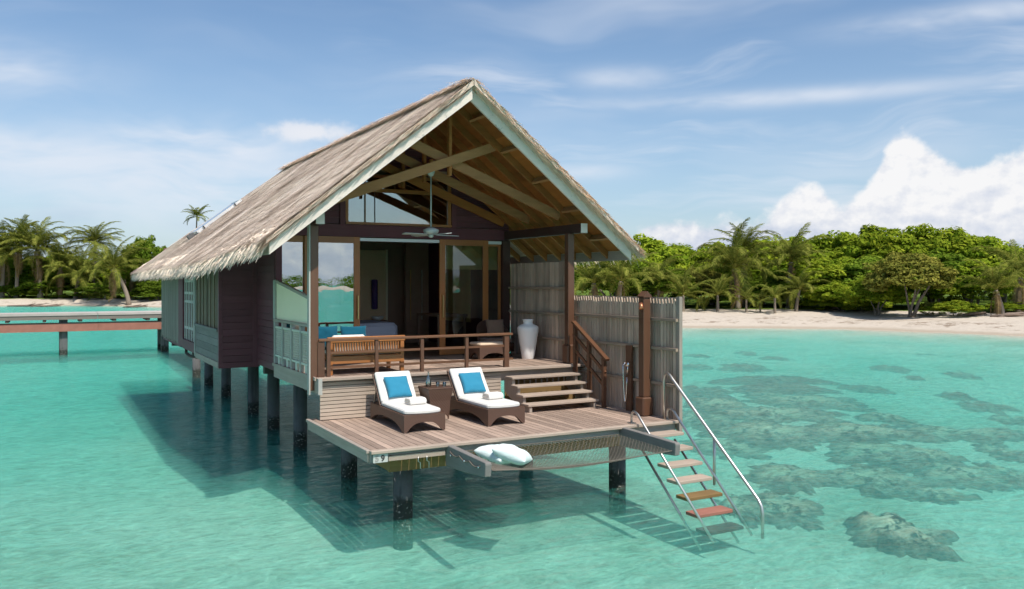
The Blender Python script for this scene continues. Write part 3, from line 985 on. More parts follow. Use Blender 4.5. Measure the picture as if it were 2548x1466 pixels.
# --- room seen through the doors
rb = bx('room_back_wall', XL + 0.20, XR - 0.11, 9.55, 9.65, 1.74, 4.2, M['interior'], villa)
bx('woven_panel', 2.60, 3.02, 9.50, 9.548, 1.75, 3.98, M['woven'], rb)
bx('woven_panel', 3.07, 3.72, 9.50, 9.548, 1.75, 3.98, M['woven'], rb)
bx('panel_strip', 3.022, 3.068, 9.48, 9.547, 1.75, 4.0, M['cream'], rb)
bx('panel_strip', 3.722, 3.765, 9.48, 9.547, 1.75, 4.0, M['cream'], rb)
bx('picture', 2.66, 2.93, 9.47, 9.498, 2.75, 3.55, M['ink'], rb)
bx('partition', 4.0, 4.6, 8.9, 9.0, 1.745, 4.15, M['interior'], rb)
bx('golden_panel', 4.80, 4.83 - 0.035, 7.0, 8.6, 2.3, 3.5, M['gold'], rb)
bx('door_pull', 4.10, 4.125, 8.86, 8.88, 2.3, 3.5, M['brass'], rb)
bx('door_pull', 4.40, 4.42, 8.86, 8.88, 2.3, 3.5, M['steel'], rb)
bx('room_ceiling', XL + 0.20, XR - 0.10, YW + 0.10, 9.54, 4.16, 4.19, M['interior'], villa)
bed_ = thing('bed', 'double bed with lavender white linen inside the open villa room', 'bed', (2.0, 8.0, Z2))
bx('bed_base', 1.05, 2.95, 6.95, 9.35, Z2 + 0.04, Z2 + 0.30, M['interior'], bed_)
o = bx('mattress', 1.0, 3.0, 6.9, 9.40, Z2 + 0.301, Z2 + 0.56, M['linen'], bed_, 0.06)
o = bx('blanket', 0.98, 3.03, 6.86, 8.5, Z2 + 0.25, Z2 + 0.60, M['linen'], bed_, 0.08)
for x in (1.25, 2.15):
    o = bx('pillow', x, x + 0.62, 9.06, 9.28, Z2 + 0.561, Z2 + 0.95, M['linen'], bed_, 0.08)
lamp = thing('wall_lamp', 'tall violet tube lamp on the woven wall above the bed', 'lamp', (3.4, 9.44, 2.6))
MB().lathe([(0.05, 0.0), (0.075, 0.02), (0.075, 0.70), (0.05, 0.72)], 16, (3.40, 9.40, 2.55)).build('shade', M['purplelamp'], lamp, True)
bx('bracket', 3.37, 3.43, 9.47, 9.499, 2.8, 3.05, M['steel'], lamp)
st_ = thing('night_table', 'low dark night table with a pale bowl beside the bed', 'table', (3.35, 9.1, Z2))
bx('table_top', 3.12, 3.62, 8.85, 9.40, Z2 + 0.50, Z2 + 0.55, M['interior'], st_)
for x in (3.14, 3.56):
    bx('leg', x, x + 0.04, 8.87, 8.91, Z2, Z2 + 0.499, M['interior'], st_)
    bx('leg', x, x + 0.04, 9.34, 9.38, Z2, Z2 + 0.499, M['interior'], st_)
MB().lathe([(0.05, 0), (0.12, 0.04), (0.15, 0.10), (0.13, 0.10), (0.04, 0.02)], 16, (3.35, 9.05, Z2 + 0.551)).build('bowl', M['white'], st_, True)
dk = thing('desk', 'dark desk in the room behind the right sliding door', 'desk', (4.3, 7.4, Z2))
bx('desk_top', 3.95, 4.68, 6.9, 8.1, Z2 + 0.70, Z2 + 0.75, M['interior'], dk)
for x in (3.97, 4.60):
    for y in (6.92, 8.03):
        bx('leg', x, x + 0.05, y, y + 0.05, Z2, Z2 + 0.699, M['interior'], dk)

# --- roof: thatch over plywood and rafters, barge boards, scissor trusses
roof = thing('thatched_roof', 'x x x x', 'roof', (XP, 9, 4.2))
del roof['category'], roof['label']
adopt(roof, villa)
YF = 2.20                       # gable edge
YR0 = 14.3                      # ridge end, where the hip starts
XE = {-1: -0.86, 1: 5.80}


def slope_poly(s, xe, t0, t1):
    return [(XP, ZP + t0), (xe, under(xe) + t0), (xe, under(xe) + t1), (XP, ZP + t1)]


for s in (-1, 1):
    # ceiling sheets under the gable, one sheet between each pair of rafters
    ys = [YF + 0.10, 2.98, 3.53, 4.08, 4.63, 5.18, 5.85]
    for a, b in zip(ys, ys[1:]):
        for k in range(4):
            xa = XP + s * (0.02 + k * 0.80)
            xb = XP + s * min(0.02 + (k + 1) * 0.80 - 0.006, 3.22)
            MB().prism([(xa, under(xa) + 0.165), (xb, under(xb) + 0.165), (xb, under(xb) + 0.19), (xa, under(xa) + 0.19)], 'Y', a + 0.003, b - 0.003).build('ceiling_sheet', M['ceil'], roof)
    for y in (2.95, 3.50, 4.05, 4.60, 5.15):
        xe = XP + s * 3.20
        MB().prism([(XP + s * 0.015, under(XP) + 0.0), (xe, under(xe) + 0.02), (xe, under(xe) + 0.162), (XP + s * 0.015, under(XP) + 0.162)], 'Y', y - 0.028, y + 0.028).build('rafter', M['raft'], roof)
    for y in np.arange(5.7, 16.5, 0.6):
        xa, xe = XP + s * 2.45, XP + s * 3.20
        MB().prism([(xa, under(xa) + 0.01), (xe, under(xe) + 0.02), (xe, under(xe) + 0.162), (xa, under(xa) + 0.162)], 'Y', y - 0.028, y + 0.028).build('rafter', M['raft'], roof)
    for k in range(5):
        x = XP + s * (0.35 + k * 0.62)
        MB().beam((x, YF + 0.105, under(x) + 0.10), (x, 2.918, under(x) + 0.10), 0.045, 0.12, (s * 0.62, 0, 0.78)).build('outrigger', M['raft_pale'], roof)
    xe = XP + s * 3.235
    MB().prism([(XP, ZP - 0.01), (xe, under(xe)), (xe, under(xe) + 0.215), (XP, ZP + 0.215)], 'Y', YF + (-0.025 if s < 0 else 0.055), YF + (0.06 if s < 0 else 0.098)).build('barge_board', M['barge'], roof)
    # eave board
    xa, xb = XP + s * 3.205, XP + s * 3.23
    MB().box(min(xa, xb), max(xa, xb), YF + 0.10, YBK + 0.6, under(xb) + 0.0, under(xb) + 0.17).build('eave_board', M['fascia_y'], roof)

for s in (-1, 1):
    x = 0.04 if s < 0 else 4.80
    bx('wall_plate', x - 0.055, x + 0.075, 2.45, YW - 0.06, 4.08, 4.245, M['dark_beam'], roof)
    bx('beam_end_paint', x - 0.056, x + 0.076, 2.435, 2.449, 4.079, 4.246, M['barge'], roof)
# scissor trusses: the near one has both braces, those behind it follow
for i, y in enumerate((3.06, 4.16, 5.20)):
    d = 0.045 * (1 if i < 3 else -1)
    MB().beam((0.30, y - 0.045, under(0.30) + 0.02), (3.30, y - 0.045, under(3.30) + 0.06), 0.06, 0.155).build('scissor_brace', M['raft_pale'] if i != 2 else M['raft'], roof)
    MB().beam((1.66, y + 0.045, under(1.66) + 0.06), (4.70, y + 0.045, under(4.70) + 0.02), 0.06, 0.155).build('scissor_brace', M['raft_pale'] if i < 2 else M['raft'], roof)
    MB().beam((XP, y, 5.02), (XP, y, 6.12), 0.05, 0.09, (0, 1, 0)).build('king_post', M['raft'], roof)
MB().beam((XP, YF + 0.105, ZP + 0.07), (XP, 5.8, ZP + 0.07), 0.05, 0.17).build('ridge_beam', M['raft'], roof)


# thatch: thick bed plus combed strands, ragged at eave and gable
def eave_x(s, y):
    base = np.interp(y, [2.0, 3.2, 5.5, 17.6], [0.0, 0.04, 0.30, 0.34])
    return XP + s * (3.29 + (base if s < 0 else base * 0.3))


YB = 17.7                       # back eave of the hip
T0, T1 = 0.20, 0.315
bedm = MB()
for s in (-1, 1):
    ysec = [YF - 0.075 if s < 0 else YF - 0.10, 2.8, 3.6, 4.6, 5.6, 8, 11, YR0]
    top, bot = [], []
    for y in ysec:
        xe = eave_x(s, y)
        top.append([(XP, y, ZP + T1 - 0.02), (xe, y, under(xe) + T1 - 0.05)])
        bot.append([(XP, y, ZP + T0), (xe, y, under(xe) + T0)])
    vs = [p for k in range(len(ysec)) for p in (top[k][0], top[k][1], bot[k][1], bot[k][0])]
    fs = []
    for k in range(len(ysec) - 1):
        for j in range(4):
            fs.append((k * 4 + j, k * 4 + (j + 1) % 4, k * 4 + 4 + (j + 1) % 4, k * 4 + 4 + j))
    fs += [(0, 1, 2, 3), tuple(len(vs) - 4 + j for j in range(4))]
    bedm.add(vs, fs)
xeL, xeR = float(eave_x(-1, YB)), float(eave_x(1, YB))
ridge = (XP, YR0, ZP + T1 - 0.02)
rb_ = (XP, YR0, ZP + T0 - 0.05)
zl, zr = under(xeL) + T1 - 0.05, under(xeR) + T1 - 0.05
eL, eR = float(eave_x(-1, YR0)), float(eave_x(1, YR0))
A = [ridge, (eL, YR0, under(eL) + T1 - 0.05), (xeL, YB, zl), (xeR, YB, zl), (eR, YR0, under(eR) + T1 - 0.05)]
B = [rb_, (eL, YR0, under(eL) + T0), (xeL, YB, zl - 0.14), (xeR, YB, zl - 0.14), (eR, YR0, under(eR) + T0)]
bedm.add(A + B, [(0, 1, 2), (0, 2, 3), (0, 3, 4), (5, 7, 6), (5, 8, 7), (5, 9, 8), (1, 2, 7, 6), (2, 3, 8, 7), (3, 4, 9, 8), (0, 1, 6, 5), (0, 5, 9, 4)])
bedm.build('thatch_bed', M['thatchbed'], roof)


def strands(P0, D, N, L, Wd, lift, tint, curl=0.0):
    """P0 roots, D unit directions, N unit normals (n,3); two-segment tapered strands"""
    n = len(P0)
    S = np.cross(D, N)
    S /= np.linalg.norm(S, axis=1)[:, None]
    L, Wd, lift = L[:, None], Wd[:, None], lift[:, None]
    mid = P0 + D * L * 0.55 + N * lift * 0.6
    tip = P0 + D * L + N * lift + np.array([0, 0, -1.0]) * (L * curl)
    v = np.stack([P0 - S * Wd, P0 + S * Wd, mid - S * Wd * 0.9, mid + S * Wd * 0.9, tip - S * Wd * 0.25, tip + S * Wd * 0.25], 1).reshape(-1, 3)
    b = np.arange(n)[:, None] * 6
    q = np.concatenate([b + [0, 1, 3, 2], b + [2, 3, 5, 4]])
    return v, q, np.repeat(tint, 6)


def unit(a):
    return a / np.linalg.norm(a, axis=1)[:, None]


VV, QQ, TT, cnt = [], [], [], 0


def add_strands(*a, **k):
    global cnt
    v, q, t_ = strands(*a, **k)
    VV.append(v)
    QQ.append(q + cnt)
    TT.append(t_)
    cnt += len(v)


def jit(n, s):
    return rng.normal(0, s, n)


nrm = math.hypot(1, SL)
for s, n in ((-1, 52000), (1, 14000)):
    # slope field in courses, denser to the eave
    y = rng.uniform(YF - 0.06, YB - 0.1, n)
    if s > 0:
        y = YF - 0.06 + (YB - 0.1 - YF) * rng.uniform(0, 1, n) ** 1.8
    xe = eave_x(s, y)
    wdt = np.abs(xe - XP)
    lim = np.where(y > YR0, np.clip((y - YR0) / (YB - YR0), 0, 1), 0.0)
    k = lim + (1 - lim) * rng.uniform(0, 1, n)
    course = 0.20
    k = np.where(rng.uniform(0, 1, n) < 0.6, np.round(k * wdt / course) * course / wdt + jit(n, 0.008), k)
    k = np.clip(k, lim, 0.99)
    x = XP + s * wdt * k
    sag = (vnoise(x, y, 1.3, 5) - 0.5) * 0.07 + (vnoise(x, y, 0.35, 6) - 0.5) * 0.05
    z = ZP - SL * np.abs(x - XP) + T1 - 0.018 + sag * 0.7
    P0 = np.stack([x, y, z], -1)
    D = unit(np.stack([np.full(n, s * 1.0) + 0, jit(n, 0.26), np.full(n, -SL) + jit(n, 0.05)], -1))
    N = np.tile(np.array([s * SL / nrm, 0, 1 / nrm]), (n, 1))
    patchy = vnoise(x * 1.5, y * 0.8, 0.9, 8)
    dark_ = (vnoise(x * 1.2, y, 0.35, 12) > 0.86) * 0.45
    tint = np.clip(0.52 + (patchy - 0.5) * 0.75 + jit(n, 0.20) - dark_, 0, 1)
    add_strands(P0, D, N, rng.uniform(0.09, 0.30, n), rng.uniform(0.006, 0.016, n), np.abs(jit(n, 0.005)) + 0.001, tint)
    # shaggy eave fringe, two layers
    n2 = 30000 if s < 0 else 5000
    y = rng.uniform(YF - 0.04, YB, n2)
    inset = rng.uniform(0.0, 1.0, n2) ** 1.5 * 0.32
    x = eave_x(s, y) - s * inset
    deep = rng.uniform(0, 1, n2) * (inset < 0.07)
    z = ZP - SL * np.abs(x - XP) + T1 - 0.05 - deep * 0.13
    P0 = np.stack([x, y, z], -1)
    D = unit(np.stack([np.full(n2, s * 1.0), jit(n2, 0.30), np.full(n2, -SL) - rng.uniform(0, 0.9, n2) * np.clip(1 - inset / 0.15, 0, 1)], -1))
    Nf = unit(np.tile(N[0], (n2, 1)) * rng.uniform(0.0, 1, (n2, 1)) + np.array([0, -1.0, 0.2]) * rng.uniform(0.0, 1, (n2, 1)) + rng.normal(0, 0.15, (n2, 3)))
    add_strands(P0, D, Nf, rng.uniform(0.06, 0.23, n2), rng.uniform(0.004, 0.012, n2), np.abs(jit(n2, 0.02)) + 0.004,
                np.clip(0.75 + jit(n2, 0.22) - deep * 0.4, 0, 1), curl=0.25)
    # gable edge: strand ends over the barge boards
    n3 = 9000
    k = rng.uniform(0, 1, n3)
    x = XP + s * 3.28 * k
    z = ZP - SL * np.abs(x - XP) + rng.uniform(T0 - 0.02, T1 - 0.02, n3)
    P0 = np.stack([x, YF + (-0.045 if s < 0 else -0.07) + rng.uniform(-0.02, 0.12, n3), z], -1)
    D = unit(np.stack([np.full(n3, s * 1.0), -np.abs(jit(n3, 0.13)), np.full(n3, -SL) + jit(n3, 0.10)], -1))
    add_strands(P0, D, np.tile(N[0], (n3, 1)), rng.uniform(0.10, 0.30, n3), rng.uniform(0.004, 0.010, n3), jit(n3, 0.02), np.clip(0.55 + jit(n3, 0.22), 0, 1))
# ridge cap and back hip
n = 6000
y = rng.uniform(YF - 0.06, YR0, n)
sgn = np.where(rng.uniform(0, 1, n) < 0.6, -1.0, 1.0)
P0 = np.stack([XP + jit(n, 0.05), y, ZP + T1 - 0.01 + np.abs(jit(n, 0.02))], -1)
D = unit(np.stack([sgn, jit(n, 0.5), np.full(n, -SL * 0.75)], -1))
add_strands(P0, D, np.tile(np.array([0, 0, 1.0]), (n, 1)), rng.uniform(0.12, 0.35, n), rng.uniform(0.005, 0.012, n), np.abs(jit(n, 0.03)), np.clip(0.6 + jit(n, 0.22), 0, 1))
n = 12000
k = np.sqrt(rng.uniform(0, 1, n))
u_ = rng.uniform(0, 1, n)
x = XP + k * ((xeL - XP) * u_ + (xeR - XP) * (1 - u_))
y = YR0 + k * (YB - YR0)
z = ZP + T1 - 0.03 + k * (zl - (ZP + T1))
D = unit(np.stack([jit(n, 0.15), np.full(n, YB - YR0), np.full(n, zl - ZP - T1)], -1))
N = np.tile(np.array([0, 0.6, 0.8]), (n, 1))
add_strands(np.stack([x, y, z], -1), D, N, rng.uniform(0.2, 0.45, n), rng.uniform(0.006, 0.013, n), np.abs(jit(n, 0.03)) + 0.01, np.clip(0.5 + jit(n, 0.2), 0, 1))
me = big_mesh('thatch', np.concatenate(VV), np.concatenate(QQ), np.concatenate(TT))
th = link('thatch', me, M['thatch'], roof, fix=False)
th['kind'] = 'stuff'
print('thatch tris', len(me.polygons) * 2)

# solar collector lying on the back of the left slope
sp = thing('solar_panel', 'long pale solar panel lying on the rear left thatch slope', 'solar panel', (0.3, 13.8, 4.9))


def on_slope(x, y, up):
    return Vector((x, y, ZP - SL * abs(x - XP) + T1 + 0.0)) + Vector((-SL, 0, 1)).normalized() * up


a0, a1 = 1.12, -0.02
Y0S, Y1S = 13.55, 14.75
def slab(y0, y1, xa, xb, u0, u1):
    c = [on_slope(xa, y0, u0), on_slope(xb, y0, u0), on_slope(xb, y1, u0), on_slope(xa, y1, u0), on_slope(xa, y0, u1), on_slope(xb, y0, u1), on_slope(xb, y1, u1), on_slope(xa, y1, u1)]
    return MB().add(c, [(0, 3, 2, 1), (4, 5, 6, 7), (0, 1, 5, 4), (1, 2, 6, 5), (2, 3, 7, 6), (3, 0, 4, 7)])


slab(Y0S + 0.03, Y1S - 0.03, a0 - 0.03, a1 + 0.03, 0.02, 0.05).build('glass_plate', M['panelglass'], sp)
slab(Y0S, Y1S, a0, a0 - 0.028, 0.0, 0.06).build('frame_bar', M['aluminium'], sp)
slab(Y0S, Y1S, a1 + 0.028, a1, 0.0, 0.06).build('frame_bar', M['aluminium'], sp)
slab(Y0S, Y0S + 0.028, a0 - 0.03, a1 + 0.03, -0.02, 0.06).build('frame_bar', M['aluminium'], sp)
slab(Y1S - 0.028, Y1S, a0 - 0.03, a1 + 0.03, 0.0, 0.06).build('frame_bar', M['aluminium'], sp)
for xx in (0.95, 0.15):
    MB().beam(on_slope(xx, Y0S - 0.02, -0.03), on_slope(xx, Y0S - 0.02, 0.07), 0.03, 0.03, (0, 1, 0)).build('clamp', M['ink'], sp)
slab(13.60, 13.85, -0.08, -0.22, -0.02, 0.09).build('foot_bracket', M['pile'], sp)

# ------------------------------------------------------------------ terrace deck
ter = thing('terrace_deck', 'raised plank terrace under the gable in front of the glass doors', 'deck', (2.5, 4.0, 1.6))
x = XL + 0.02
while x < XR - 0.06:
    bx('plank', x, x + 0.092, 2.67, YW - 0.055, Z2 - 0.034, Z2, M['deck_y'], ter)
    x += 0.099
bx('nosing', XL - 0.02, XR - 0.01, 2.52, 2.664, Z2 - 0.045, Z2 + 0.003, M['deck_x'], ter, 0.006)
bx('front_beam', XL + 0.02, XR - 0.03, 2.64, 2.70, 1.52, Z2 - 0.05, M['deck_x'], ter)
bx('side_fascia', XL - 0.02, XL + 0.018, 2.58, 5.34, 1.50, Z2 - 0.002, M['fascia_y'], ter)
bx('side_trim', XL - 0.045, XL - 0.022, 2.62, 5.35, 1.70, Z2 + 0.012, M['fascia_y'], ter)
bx('end_cap', XL - 0.03, XL + 0.03, 2.47, 2.518, 1.50, Z2 + 0.004, M['fascia_z'], ter)
for y in (3.2, 4.1, 5.0):
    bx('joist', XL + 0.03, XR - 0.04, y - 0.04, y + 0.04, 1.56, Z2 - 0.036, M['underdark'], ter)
# slatted riser facing the sun deck
for k in range(10):
    z = 1.10 + k * 0.0575
    bx('riser_slat', 0.094, 3.22, 2.60, 2.625, z, z + 0.047, M['riser'], ter)
for xx in (0.12, 0.9, 1.7, 2.5, 3.17):
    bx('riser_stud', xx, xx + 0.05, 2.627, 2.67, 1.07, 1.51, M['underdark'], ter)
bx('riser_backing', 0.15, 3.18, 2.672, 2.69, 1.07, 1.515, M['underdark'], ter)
bx('stair_shade_sheet', 3.36, 4.80, 2.72, 2.74, 0.96, 1.555, M['under'], ter)  # added sheet standing in for the shade under the terrace behind the treads

# ------------------------------------------------------------------ sun deck
deck = thing('sun_deck', 'lower weathered plank sun deck jutting over the lagoon', 'deck', (2.5, 1.3, 1.0))
x = 0.012
while x < XR - 0.05:
    w_ = 0.098
    bx('plank', x, min(x + w_, XR - 0.01), 0.064, 2.592 if x > 0.09 and x < 3.2 else 2.85, Z1 - 0.036, Z1, M['deck_y'], deck)
    x += 0.1065
bx('front_nosing', -0.02, XR - 0.005, -0.035, 0.058, Z1 - 0.042, Z1 + 0.004, M['deck_x'], deck, 0.008)
bx('side_nosing', -0.055, 0.006, 0.062, 2.86, Z1 - 0.042, Z1 + 0.003, M['fascia_y'], deck, 0.006)
bx('front_fascia', 0.0, XR - 0.02, 0.045, 0.075, 0.935, Z1 - 0.046, M['fascia_x'], deck)
bx('front_fascia_board', 0.22, 1.00, 0.005, 0.043, 0.942, 1.005, M['deck_x'], deck)
bx('side_fascia', -0.03, 0.008, 0.08, 2.84, 0.935, Z1 - 0.046, M['fascia_y'], deck)
for y in (0.34, 1.5, 2.66):
    bx('cross_beam', 0.36, XR - 0.15, y, y + 0.09, 0.72, 0.93, M['under'], deck)
for xx in (0.40, 1.5, 2.6, 3.7, 4.6):
    bx('joist', xx, xx + 0.06, 0.08, 2.64 if xx < 3 else 2.64, 0.932, Z1 - 0.038, M['under'], deck)
bx('left_beam', 0.36, 0.44, 0.432, 2.655, 0.73, 0.929, M['under'], deck)
# number plate, 5 weathered away, 9 still dark
npl = bx('number_plate', 0.012, 0.205, -0.006, 0.004, 0.938, 1.043, M['plate'], deck)


def glyph(txt, x, z, size, mt, name):
    cu = bpy.data.curves.new(name, 'FONT')
    cu.body = txt
    cu.size = size
    cu.extrude = 0.0015
    cu.offset = 0.0035
    tmp = bpy.data.objects.new('tmp', cu)
    COL.objects.link(tmp)
    bpy.context.view_layer.update()
    me = bpy.data.meshes.new_from_object(tmp.evaluated_get(bpy.context.evaluated_depsgraph_get()))
    bpy.data.objects.remove(tmp)
    me.name = name
    me.transform(Matrix.Translation((x, -0.008, z)) @ Matrix.Rotation(R(90), 4, 'X'))
    me.materials.clear()
    return link(name, me, mt, npl, fix=False)


glyph('5', 0.035, 0.956, 0.105, M['fadedink'], 'digit')
glyph('9', 0.112, 0.956, 0.105, M['ink'], 'digit')
# two arms for the hammock net
for (x0, ylen) in ((1.02, -1.10), (3.82, -1.22)):
    MB().prism([(0.04, 1.075), (ylen, 1.045), (ylen - 0.015, 1.02), (ylen, 0.87), (-0.25, 0.80), (0.04, 0.80)], 'X', x0, x0 + 0.085).build('net_arm', M['greyboard'], deck, bevel=0.008)
for xx in (1.018, 3.907):
    for y in (-0.15, -0.55, -0.95):
        MB().tube([(xx - 0.02 if xx < 2 else xx + 0.02, y, 0.965), (xx + 0.004, y, 0.965)], 0.014, 8).build('eye_bolt', M['chrome'], deck, True)
for xx, zz in ((0.62, 0.93), (0.74, 0.93)):
    MB().tube([(xx, 0.0, 0.96), (xx, 0.0, 0.90), (xx + 0.03, 0.0, 0.88), (xx + 0.03, 0.0, 0.80)], 0.006, 6).build('hook', M['steel'], deck, True)

# hammock net
net = thing('hammock_net', 'dark cord hammock net slung between two arms off the deck edge', 'net', (2.5, -0.6, 0.8))
NX, NY = 44, 17
mb = MB()
def npnt(i, j):
    u, v = i / NX, j / NY
    sag = 0.12 * (4 * u * (1 - u)) ** 0.8 * (4 * v * (1 - v)) ** 0.7
    xx = 1.13 + u * (3.80 - 1.13)
    yy = 0.02 - v * (1.10 + 0.10 * u) + 0.10 * math.sin(math.pi * u) * (v ** 2)
    return Vector((xx, yy, 0.965 - 0.03 * v - sag - 0.075 * math.sin(math.pi * u) * v))
for i in range(NX):
    for j in range(NY):
        a, b, c = npnt(i, j), npnt(i + 1, j + 1), npnt(i + 1, j)
        d_ = npnt(i, j + 1)
        mb.tube([a, b], 0.0033, 3, False)
        mb.tube([c, d_], 0.0033, 3, False)
nm = mb.build('mesh_cord', M['rope'], net)
nm['kind'] = 'stuff'
MB().tube([npnt(i, NY) for i in range(NX + 1)], 0.0065, 6).build('front_rope', M['rope'], net, True)
MB().tube([npnt(i, 0) for i in range(NX + 1)], 0.0065, 6).build('back_rope', M['rope'], net, True)
for side, xx in ((0, 1.022), (NX, 3.906)):
    mb = MB()
    pts_ = []
    for k in range(25):
        y = -0.12 - 0.86 * k / 24
        pts_.append((xx - 0.012 if side == 0 else xx + 0.012, y, 1.012 - 0.035 * abs(math.sin(k * math.pi / 8)) - 0.03 * k / 24))
    MB().tube(pts_, 0.008, 6).build('lacing', M['rope'], net, True)


def pillow_mesh(w, h, t, n=14, seed=0):
    """a stuffed square cushion: thick middle, pinched corners"""
    q = np.random.default_rng(seed)
    u = np.linspace(-1, 1, n)
    U, V = np.meshgrid(u, u)
    prof = ((1 - np.abs(U) ** 2.6) * (1 - np.abs(V) ** 2.6)) ** 0.42
    pin = 1 - 0.07 * (1 - np.abs(U) ** 2) * np.abs(V) ** 3
    pin2 = 1 - 0.07 * (1 - np.abs(V) ** 2) * np.abs(U) ** 3
    X, Y = U * pin2 * w / 2, V * pin * h / 2
    wr = (vnoise(U * 3 + 9, V * 3 + 5, 1.0, seed) - 0.5) * t * 0.22
    Zt = prof * t / 2 + wr * prof
    vt = np.stack([X, Y, Zt], -1).reshape(-1, 3)
    vb = np.stack([X, Y, -prof * t / 2], -1).reshape(-1, 3)
    i = np.arange(n * n).reshape(n, n)
    qd = np.stack([i[:-1, :-1], i[:-1, 1:], i[1:, 1:], i[1:, :-1]], -1).reshape(-1, 4)
    me = bpy.data.meshes.new('pillow')
    me.from_pydata([tuple(p) for p in np.concatenate([vt, vb])], [], [tuple(map(int, f)) for f in qd] + [tuple(map(int, (f + n * n)[::-1])) for f in qd])
    import bmesh
    bm = bmesh.new()
    bm.from_mesh(me)
    bmesh.ops.remove_doubles(bm, verts=bm.verts, dist=1e-4)
    bm.to_mesh(me)
    bm.free()
    return me


def cushion(name, label, cat, mt, w, h, t, loc, rot, seed=0, group=None, parent=None):
    me = pillow_mesh(w, h, t, seed=seed)
    o = link(name, me, mt, None, True)
    o.location = loc
    o.rotation_euler = rot
    sub = o.modifiers.new('sub', 'SUBSURF')
    sub.levels = sub.render_levels = 1
    if parent is None:
        return tag(o, label, cat, group)
    adopt(o, parent, True)
    return o


cushion('pillow', 'pale mint pillow lying underneath on the hammock net', 'pillow', M['mint'], 0.52, 0.50, 0.20, (1.66, -0.24, 0.93), (R(10), R(4), R(22)), 3)
cushion('pillow', 'pale mint pillow on top, nearer the water, on the hammock net', 'pillow', M['mint'], 0.54, 0.50, 0.20, (1.76, -0.44, 0.955), (R(18), R(8), R(48)), 4)

# ------------------------------------------------------------------ piles
for i, (px, py) in enumerate(((0.70, 0.73), (4.28, 0.72), (0.83, 3.46), (4.20, 3.46), (0.80, 6.40), (0.84, 8.78), (0.91, 11.17), (0.94, 14.88), (0.91, 17.59),
                              (0.95, 20.27), (4.2, 6.4), (4.2, 8.78), (4.2, 11.17), (4.2, 14.88))):
    top = 0.715 if py < 1 else (1.455 if py < 15 else 1.40)
    me_ = MB().lathe([(0.135, 0), (0.132, top + 2.2)], 20, (px, py, -2.2))
    labs = {0: 'front left concrete pile under the number plate corner', 1: 'front right concrete pile beside the metal ladder', 2: 'pile under the terrace left edge just behind the sun deck',
            3: 'pile under the terrace right edge seen below the net', 4: 'second pile back along the villa left side', 5: 'third pile back along the villa left side, under the plum wall',
            6: 'fourth pile back along the villa left side', 7: 'fifth pile back along the villa left side', 8: 'second farthest pile along the villa left side', 9: 'farthest pile along the villa left side'}
    o = me_.build('pile', M['pile'], None, True)
    tag(o, labs.get(i, 'pile under the villa right side, %s back from the terrace' % ORD[max(0, i - 10)]), 'pile', 'concrete piles carrying the villa')

# walkway from the villa's back door to the jetty
wk = thing('walkway', 'plank walkway joining the villa rear to the long jetty', 'walkway', (2.5, 24, 1.7))
for k in range(94):
    bx('plank', 1.2, 3.8, 16.75 + k * 0.16, 16.75 + k * 0.16 + 0.15, 1.66, 1.70, M['deck_x'], wk)
for xx in (1.3, 3.6):
    bx('bearer', xx, xx + 0.12, 16.8, 31.7, 1.50, 1.658, M['underdark'], wk)

# ------------------------------------------------------------------ terrace posts, lattice side, railings
for xx, lab in ((0.04, 'brown roof post at the left front corner of the terrace'), (4.72, 'brown roof post with wider foot at the terrace right corner by the stairs')):
    tp = thing('roof_post', lab, 'post', (xx, 2.78, Z2), 0, 'roof posts')
    bx('shaft', xx - 0.065, xx + 0.065, 2.72, 2.85, Z2 - 0.2 if xx < 1 else Z2, 4.078, M['stain'], tp, 0.008)
    if xx > 1:
        bx('foot', xx - 0.10, xx + 0.10, 2.685, 2.885, Z2 + 0.001, Z2 + 0.34, M['stain'], tp, 0.02)
    else:
        bx('teal_strip', xx - 0.09, xx - 0.067, 2.70, 2.80, 1.48, 4.25, M['fascia_z'], tp)
lat = thing('side_balustrade', 'pale carved lattice balustrade with sloping cream screen on the terrace left side', 'balustrade', (0.06, 4.0, Z2))
bx('top_rail', 0.02, 0.10, 2.86, 5.30, 2.50, 2.545, M['fascia_y'], lat)
bx('second_rail', 0.035, 0.085, 2.87, 5.20, 2.385, 2.42, M['lattice'], lat)
bx('low_rail', 0.035, 0.085, 2.87, 5.20, 1.88, 1.915, M['lattice'], lat)
for y in (2.88, 3.47, 4.06, 4.65, 5.22):
    bx('post', 0.025, 0.095, y, y + 0.07, Z2 + 0.013, 2.499, M['fascia_z'], lat)
for k in range(4):
    ya, yb = (2.95, 3.47) if k == 0 else (2.95 + 0.59 * k, 3.47 + 0.59 * k)
    pnl = MB()
    nn = 7
    for i in range(nn):
        for j in range(6):
            yc = ya + (i + 0.5) * (yb - ya) / nn
            zc = 1.92 + (j + 0.5) * 0.46 / 6
            hy, hz = (yb - ya) / nn * 0.5, 0.46 / 12
            for (p0, p1) in (((yc - hy, zc), (yc, zc + hz)), ((yc, zc + hz), (yc + hy, zc)), ((yc + hy, zc), (yc, zc - hz)), ((yc, zc - hz), (yc - hy, zc))):
                pnl.beam((0.06, p0[0], p0[1]), (0.06, p1[0], p1[1]), 0.012, 0.012, (1, 0, 0))
    pnl.build('lattice_panel', M['lattice'], lat)
    bx('kick_block', 0.04, 0.08, (ya + yb) / 2 - 0.05, (ya + yb) / 2 + 0.05, 1.754, 1.879, M['lattice'], lat)
MB().prism([(2.90, 2.546), (5.18, 2.546), (5.18, 3.20), (2.90, 2.92)], 'X', 0.05, 0.065).build('cream_screen', M['cream'], lat)
MB().beam((0.058, 2.88, 2.935), (0.058, 5.24, 3.225), 0.05, 0.05).build('screen_cap', M['fascia_y'], lat)
